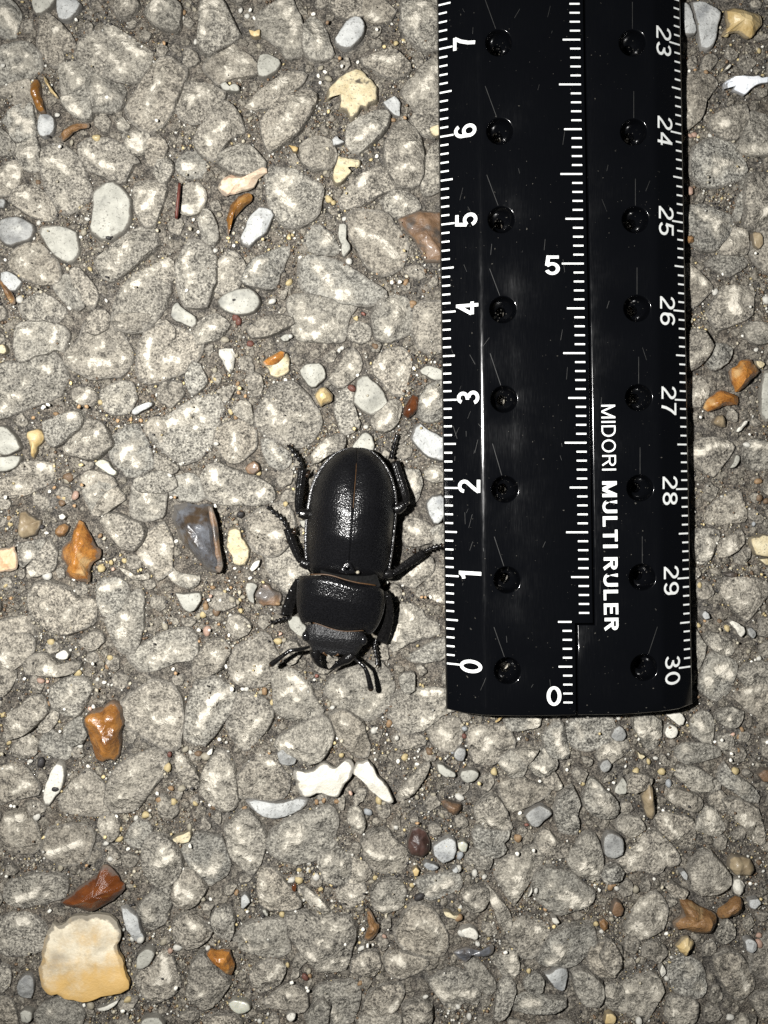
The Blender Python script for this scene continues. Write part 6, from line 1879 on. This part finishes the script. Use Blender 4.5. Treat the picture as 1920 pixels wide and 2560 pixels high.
vv = np.concatenate([np.linspace(0, .08, 8)[:-1], np.linspace(.08, 1, 46)])
for edge, sgn in ((left_e, -1), (right_e, 1)):
    uu = np.concatenate([[0.0, 0.006, 0.016, 0.03], np.linspace(.06, .9, 22), [.93, .955, .972, .985, 1.0, 1.002]])
    E_, S_ = poly_at(edge, vv), poly_at(suture, vv ** 0.92)
    G = np.zeros((len(uu), len(vv), 3))
    for i, u in enumerate(uu):
        for j, v in enumerate(vv):
            x, y = S_[j] + (E_[j] - S_[j]) * u
            ue = min(u / .955, 1.0)
            prof = max(0.0, 1 - ue ** 2.0) ** 0.62
            z = ZE + (zs(v) - ZE) * prof
            if u < .02: z -= .010 * (1 - u / .02)
            z += 0.0022 * math.sin(u * 62) * math.exp(-u * 2.2) * min(1, v * 2) * (1 if u > .02 else 0)
            if u > .955: z = ZE + 0.002 * math.sin((u - .955) / .045 * math.pi)
            # shoulder rounds down to the front
            z -= 0.09 * max(0, (v - .93) / .07) ** 2
            if u > 1.001: z -= .06
            G[i, j] = T(x, y, z)
    o = grid_obj('elytron', G, M['elytra'], beetle)
    # raised margin
    pts = [T(x, y, ZE + .004) for x, y in poly_at(edge, np.linspace(.02, .99, 60))]
    V, F = tube(pts, [.0042] * 60, 6)
    mesh_obj('margin', V, F, M['edge'], o)
pts = [T(x, y, float(zs(v)) - .004) for (x, y), v in zip(poly_at(suture, np.linspace(.10, .44, 24) ** .92), np.linspace(.10, .44, 24))]
V, F = tube(pts, [.0045] * 24, 6, squash=.6)
mesh_obj('suture', V, F, M['fringe'], beetle)

# underside: thorax and abdomen closing the body down to the ground side
def hull(outline, z0, z1, s0=0.97, s1=0.72):
    p = np.asarray(outline, float)
    c = p.mean(0)
    V, F = [], []
    levels = ((s0, z0), (s0 * .99, z0 - .05), (.9, (z0 + z1) / 2), (s1, z1))
    for s, z in levels:
        V += [T(*(c + (q - c) * s), z) for q in p]
    n = len(p)
    for r in range(len(levels) - 1):
        for i in range(n): F.append((r * n + i, r * n + (i + 1) % n, (r + 1) * n + (i + 1) % n, (r + 1) * n + i))
    F.append(tuple(range((len(levels) - 1) * n, len(levels) * n)))
    F.append(tuple(range(n - 1, -1, -1)))
    return V, F


outline = [tuple(p) for p in poly_at(left_e, np.linspace(0, 1, 30))] + [tuple(p) for p in poly_at(right_e, np.linspace(1, 0.03, 30))]
V, F = hull(outline, .235, .10)
mesh_obj('abdomen', V, F, M['limb'], beetle)

# pronotum
def coons(top, bottom, left, right, nu, nv):
    """top/bottom run left->right, left/right run top->bottom"""
    u, v = np.linspace(0, 1, nu), np.linspace(0, 1, nv)
    Tp, Bp, Lp, Rp = poly_at(top, u), poly_at(bottom, u), poly_at(left, v), poly_at(right, v)
    out = np.zeros((nu, nv, 2))
    for i in range(nu):
        for j in range(nv):
            U, W = u[i], v[j]
            out[i, j] = ((1 - W) * Tp[i] + W * Bp[i] + (1 - U) * Lp[j] + U * Rp[j]
                         - ((1 - U) * (1 - W) * Tp[0] + U * (1 - W) * Tp[-1] + (1 - U) * W * Bp[0] + U * W * Bp[-1]))
    return out, u, v


p_rear = smooth_pl([(312, 1236), (345, 1221), (420, 1219), (500, 1219), (570, 1232), (650, 1257), (740, 1279), (830, 1292), (895, 1305), (928, 1330)], 60)
p_front = smooth_pl([(345, 1568), (375, 1560), (430, 1560), (500, 1583), (570, 1606), (640, 1618), (720, 1617), (790, 1615), (815, 1646)], 60)
p_left = smooth_pl([(312, 1236), (302, 1290), (298, 1380), (302, 1460), (320, 1528), (345, 1568)], 40)
p_right = smooth_pl([(928, 1330), (940, 1375), (935, 1435), (918, 1510), (885, 1585), (850, 1630), (815, 1646)], 40)
G2, uu, ww = coons(p_rear, p_front, p_left, p_right, 56, 34)
G = np.zeros((56, 34, 3))
for i, u in enumerate(uu):
    for j, w in enumerate(ww):
        a = abs(2 * u - 1)
        prof = max(0, 1 - a ** 2.6) ** .6
        zc = np.interp(w, [0, .05, .12, .4, .75, .95, 1], [.47, .515, .535, .51, .43, .37, .345])
        z = .27 + (zc - .27) * prof
        if a > .975: z += .006
        G[i, j] = T(*G2[i, j], z)
pron = grid_obj('pronotum', G, M['prono'], beetle)
for pl, z, r in ((p_rear, .45, .008), (p_front, .335, .006)):
    t_ = np.linspace(.14, .9, 40)
    pts = []
    for (x, y), q in zip(poly_at(pl, t_), t_):
        a = abs(2 * q - 1)
        pts.append(T(x, y + (-8 if pl is p_rear else 6), .25 + (z - .26) * max(0, 1 - a ** 2.6) ** .6))
    V, F = tube(pts, [r] * 40, 6, squash=.7)
    mesh_obj('fringe', V, F, M['fringe'], pron)
for pl in (p_left, p_right):
    pts = [T(x, y, .278) for x, y in poly_at(pl, np.linspace(.03, .97, 30))]
    V, F = tube(pts, [.0042] * 30, 6)
    mesh_obj('margin', V, F, M['edge'], pron)
outline = list(p_rear) + list(p_right)[1:] + list(p_front)[::-1][1:] + list(p_left)[::-1][1:-1]
V, F = hull(outline, .265, .11, .97, .75)
mesh_obj('thorax', V, F, M['limb'], beetle)
# waist between thorax and wing cases, with the scutellum
w_out = [(470, 1170), (600, 1165), (760, 1180), (880, 1215), (905, 1290), (880, 1320), (700, 1290), (560, 1245), (470, 1235)]
V, F = hull(w_out, .36, .12, 1.0, .9)
mesh_obj('waist', V, F, M['waist'], beetle, sharp=40)
sc = catmull([(612, 1165), (640, 1118), (668, 1106), (694, 1122), (716, 1172), (725, 1205), (660, 1212), (600, 1195)], 24)
c = sc.mean(0)
V, F = [], []
for s, z in ((1.0, .50), (.9, .535), (.6, .545), (.2, .547)):
    V += [T(*(c + (q - c) * s), z) for q in sc]
for r in range(3):
    for i in range(24): F.append((r * 24 + i, (r + 1) * 24 + i, (r + 1) * 24 + (i + 1) % 24, r * 24 + (i + 1) % 24))
F.append(tuple(range(72, 96)))
mesh_obj('scutellum', V, F, M['elytra'], beetle)
V = blob((0, 0, 0), .022, random.Random(3), .8, tmpl=ICO2_V)
crumb = mesh_obj('sand_grain', [tuple(v) for v in V], ICO2_F, M['pebble']['t'])
crumb.location = P(640 + 740 / 2.91, 1020 + 1195 / 2.91, .575)
tag(crumb, 'tiny pale grain of grit stuck behind the wing-case joint of the beetle', 'grit')

# head
h_rear = smooth_pl([(372, 1580), (430, 1572), (540, 1600), (640, 1622), (720, 1622), (782, 1625)], 40)
h_front = smooth_pl([(412, 1770), (450, 1782), (500, 1786), (560, 1802), (620, 1792), (680, 1806), (722, 1798)], 40)
h_left = smooth_pl([(372, 1580), (358, 1610), (347, 1645), (352, 1685), (385, 1718), (402, 1745), (412, 1770)], 40)
h_right = smooth_pl([(782, 1625), (795, 1660), (786, 1710), (760, 1755), (722, 1798)], 40)
G2, uu, ww = coons(h_rear, h_front, h_left, h_right, 44, 28)
G = np.zeros((44, 28, 3))
for i, u in enumerate(uu):
    for j, w in enumerate(ww):
        a = abs(2 * u - 1)
        prof = max(0, 1 - a ** 3) ** .6
        zc = np.interp(w, [0, .3, .65, .9, 1], [.325, .335, .30, .255, .23])
        # shallow frontal hollow
        zc -= .03 * math.exp(-((u - .5) / .22) ** 2 - ((w - .72) / .22) ** 2)
        zc += .014 * math.exp(-((a - .55) / .16) ** 2 - ((w - .38) / .2) ** 2)
        G[i, j] = T(*G2[i, j], .215 + (zc - .215) * prof)
head = grid_obj('head', G, M['headm'], beetle)
V, F = hull(list(h_rear) + list(h_right)[1:] + list(h_front)[::-1][1:] + list(h_left)[::-1][1:-1], .22, .12, .98, .8)
mesh_obj('throat', V, F, M['limb'], head)
for x, y in ((362, 1660), (782, 1688)):
    V = ICO2_V * np.array([.045, .062, .045]) + np.array(T(x, y, .27))
    mesh_obj('eye', V, ICO2_F, M['eye'], head)


def limb(name, pts, radii, mat, parent, n=None, squash=.8, seg=10):
    n = n or max(10, 5 * len(pts))
    sp = spline([T(*p) for p in pts], n)
    rr_ = np.interp(np.linspace(0, 1, n), np.linspace(0, 1, len(radii)), radii)
    V, F = tube(sp, list(rr_), seg, squash)
    return mesh_obj(name, V, F, M[mat], parent)


def fluted(name, pts, radii, mat, parent, squash=.6, seg=20, n=22):
    """shin: flattened rod with lengthwise ribs"""
    sp = spline([T(*p) for p in pts], n)
    rr_ = np.interp(np.linspace(0, 1, n), np.linspace(0, 1, len(radii)), radii)
    V, F = tube(sp, list(rr_), seg, squash)
    out = []
    for i in range(n):
        c_ = Vector(sp[i])
        for j in range(seg):
            v_ = Vector(V[i * seg + j]) - c_
            k = 1 + (.10 if j % 4 in (0, 1) else -.16) + .05 * math.sin(i * 2.3 + j)
            out.append(tuple(c_ + v_ * k))
    return mesh_obj(name, out, F, M[mat], parent)


def cone(name, a, b, r, mat, parent):
    V, F = tube([T(*a), tuple((np.array(T(*a)) * .5 + np.array(T(*b)) * .5)), T(*b)], [r, r * .6, .002], 7)
    return mesh_obj(name, V, F, M[mat], parent)


# jaws
mj = limb('mandible', [(425, 1765, .23), (436, 1800, .22), (446, 1840, .21), (466, 1872, .20), (494, 1896, .195)], [.058, .060, .046, .026, .004], 'limb', head, 18)
cone('tooth', (462, 1835, .22), (484, 1846, .21), .022, 'limb', mj)
mj = limb('mandible', [(705, 1790, .23), (660, 1826, .22), (615, 1852, .21), (572, 1880, .20), (530, 1905, .195)], [.055, .058, .042, .026, .004], 'limb', head, 18)
cone('tooth', (596, 1860, .22), (572, 1838, .215), .026, 'limb', mj)
for a, b in (((488, 1778, .235), (522, 1806, .21)), ((600, 1790, .235), (568, 1806, .21))):
    limb('lip_fringe', [a, b], [.014, .006], 'fringe', head, 6)
# antennae: scape, elbow, club
an = limb('antenna', [(388, 1738, .24), (335, 1753, .30), (270, 1762, .34), (240, 1768, .34)], [.015, .021, .023, .028], 'limb', head, 16)
limb('club', [(240, 1768, .34), (190, 1806, .32), (150, 1836, .30), (112, 1866, .28)], [.022, .025, .031, .035], 'limb', an, 16)
V = ICO2_V * np.array([.030, .030, .026]) + np.array(T(112, 1866, .28)); mesh_obj('club_tip', V, ICO2_F, M['limbbrown'], an)
an = limb('antenna', [(716, 1822, .24), (750, 1850, .27), (792, 1888, .28)], [.015, .021, .026], 'limb', head, 14)
limb('club', [(792, 1888, .28), (812, 1940, .27), (826, 1995, .26), (836, 2040, .24)], [.023, .027, .031, .035], 'limb', an, 16)
V = ICO2_V * np.array([.034, .034, .028]) + np.array(T(836, 2042, .24)); mesh_obj('club_tip', V, ICO2_F, M['limbbrown'], an)


def beads(name, pts, r, mat, parent, nseg=5):
    """tarsus: short segments swelling towards their ends, then a longer last one"""
    n = 46
    sp = spline([T(*p) for p in pts], n)
    cuts = [0, .17, .34, .50, .64, 1.0]
    rad = []
    for t in np.linspace(0, 1, n):
        i = min(4, max(k for k in range(6) if cuts[k] <= t + 1e-9))
        f = (t - cuts[i]) / (cuts[i + 1] - cuts[i]) if i < 5 else 1
        rad.append(r * (0.50 + 0.75 * f ** 1.3) if i < 4 else r * (0.42 + 0.5 * f))
    V, F = tube(sp, rad, 8)
    return mesh_obj(name, V, F, M[mat], parent)


def leg(femur, fr, tibia, tr, tarsus, spurs=(), teeth=(), claw=(), tsq=.6, tmat='limb'):
    L = empty('leg', (0, 0, 0), beetle)
    limb('femur', femur, fr, 'limb', L, 14)
    tb = fluted('tibia', tibia, tr, tmat, L, squash=tsq)
    a_, b_ = np.array(tibia[0][:2], float), np.array(tibia[-1][:2], float)
    dv = (b_ - a_) / np.linalg.norm(b_ - a_)
    nv = np.array([-dv[1], dv[0]])
    for q in (.35, .5, .65, .8, .93):
        for s_ in (-1, 1):
            i_ = q * (len(tibia) - 1)
            k_ = min(int(i_), len(tibia) - 2)
            m_ = np.array(tibia[k_]) + (np.array(tibia[k_ + 1]) - np.array(tibia[k_])) * (i_ - k_)
            w_ = 26 * q
            e_ = m_[:2] + nv * s_ * (w_ + 9) + dv * 16
            st = m_[:2] + nv * s_ * w_ * .8
            V_, F_ = tube([T(st[0], st[1], m_[2]), T(e_[0], e_[1], m_[2] - .01)], [.006, .0012], 5)
            mesh_obj('bristle', V_, F_, M['limbbrown'], L)
    for a, b, r in spurs: cone('spur', a, b, r, 'limbbrown', L)
    for a, b, r in teeth: cone('tooth', a, b, r, 'limb', L)
    beads('tarsus', tarsus, .030, 'limb', L)
    for c_ in claw:
        sp = spline([T(*p) for p in c_], 8)
        V, F = tube(sp, list(np.linspace(.010, .002, 8)), 6)
        mesh_obj('claw', V, F, M['limbbrown'], L)
    return L


GZ = .115
# left hind
leg([(420, 770, .20), (360, 772, .22), (312, 764, .23)], [.072, .068, .048],
    [(310, 770, .22), (308, 690, .19), (322, 560, .16), (338, 440, .14)], [.030, .042, .047, .046],
    [(338, 438, .13), (322, 385, .12), (285, 335, .12), (250, 290, .115), (238, 272, .115)],
    spurs=[((362, 500, .14), (403, 442, .12), .030)], teeth=[((300, 560, .16), (282, 528, .14), .02)],
    claw=[[(240, 276, .115), (228, 268, .11), (226, 282, .10)], [(240, 276, .115), (252, 258, .11), (262, 266, .10)]])
# left middle
leg([(420, 1130, .20), (370, 1135, .22), (325, 1118, .22)], [.070, .066, .052],
    [(322, 1120, .22), (290, 1050, .19), (255, 960, .16), (224, 878, .14)], [.028, .040, .045, .040],
    [(226, 872, .13), (196, 815, .12), (150, 775, .12), (105, 738, .115), (82, 718, .115)],
    spurs=[((275, 915, .15), (286, 856, .12), .028), ((240, 980, .15), (212, 962, .13), .018)],
    claw=[[(86, 722, .115), (70, 708, .11), (72, 722, .10)], [(86, 722, .115), (92, 702, .11), (102, 708, .10)]])
# left front: broad digging shin with teeth
leg([(380, 1300, .20), (330, 1262, .22), (310, 1252, .24)], [.07, .062, .055],
    [(312, 1250, .24), (280, 1320, .20), (250, 1410, .17), (222, 1495, .14)], [.036, .050, .064, .062],
    [(250, 1522, .13), (215, 1532, .125), (170, 1545, .12), (130, 1556, .12), (108, 1558, .12)],
    teeth=[((262, 1330, .2), (232, 1322, .18), .022), ((240, 1385, .18), (206, 1382, .15), .026), ((222, 1440, .16), (186, 1446, .13), .030), ((212, 1490, .14), (172, 1506, .11), .034)],
    claw=[[(112, 1557, .12), (92, 1552, .115), (82, 1534, .11)], [(112, 1557, .12), (96, 1562, .115), (84, 1556, .10)]], tsq=.45)
# right hind
leg([(960, 730, .20), (1030, 732, .22), (1082, 700, .23)], [.072, .066, .046],
    [(1090, 705, .22), (1085, 630, .19), (1045, 500, .16), (1010, 390, .14)], [.030, .042, .046, .044],
    [(990, 372, .13), (988, 335, .12), (1002, 280, .12), (1016, 230, .115), (1026, 196, .115)],
    spurs=[((1048, 480, .15), (1072, 466, .12), .020), ((1005, 400, .14), (1024, 372, .12), .024)],
    claw=[[(1024, 200, .115), (1016, 184, .11), (1010, 196, .10)], [(1024, 200, .115), (1040, 186, .11), (1044, 198, .10)]])
# right middle
leg([(900, 1190, .20), (950, 1205, .22), (995, 1205, .22)], [.070, .066, .050],
    [(990, 1208, .22), (1060, 1160, .20), (1140, 1105, .18), (1222, 1052, .16)], [.028, .040, .046, .044],
    [(1218, 1048, .15), (1255, 1028, .15), (1300, 1012, .16), (1335, 1002, .18), (1352, 998, .19)],
    spurs=[((1150, 1050, .17), (1166, 1006, .13), .026), ((1170, 1100, .16), (1186, 1116, .13), .018)],
    claw=[[(1350, 998, .19), (1366, 990, .20), (1372, 998, .19)], [(1350, 998, .19), (1362, 1010, .20), (1360, 1020, .19)]])
# right front
leg([(880, 1400, .20), (930, 1370, .22), (955, 1362, .24)], [.07, .062, .052],
    [(955, 1360, .25), (968, 1450, .21), (955, 1560, .18), (918, 1700, .14)], [.034, .048, .062, .064],
    [(876, 1682, .13), (862, 1735, .13), (872, 1785, .125), (880, 1835, .12), (880, 1866, .12)],
    teeth=[((975, 1450, .2), (998, 1470, .18), .018), ((972, 1540, .18), (998, 1566, .15), .022), ((955, 1620, .16), (984, 1650, .13), .026), ((925, 1690, .14), (950, 1722, .11), .034)],
    claw=[[(880, 1862, .12), (876, 1884, .115), (858, 1892, .11)], [(880, 1862, .12), (892, 1880, .115), (886, 1896, .11)]], tsq=.45)
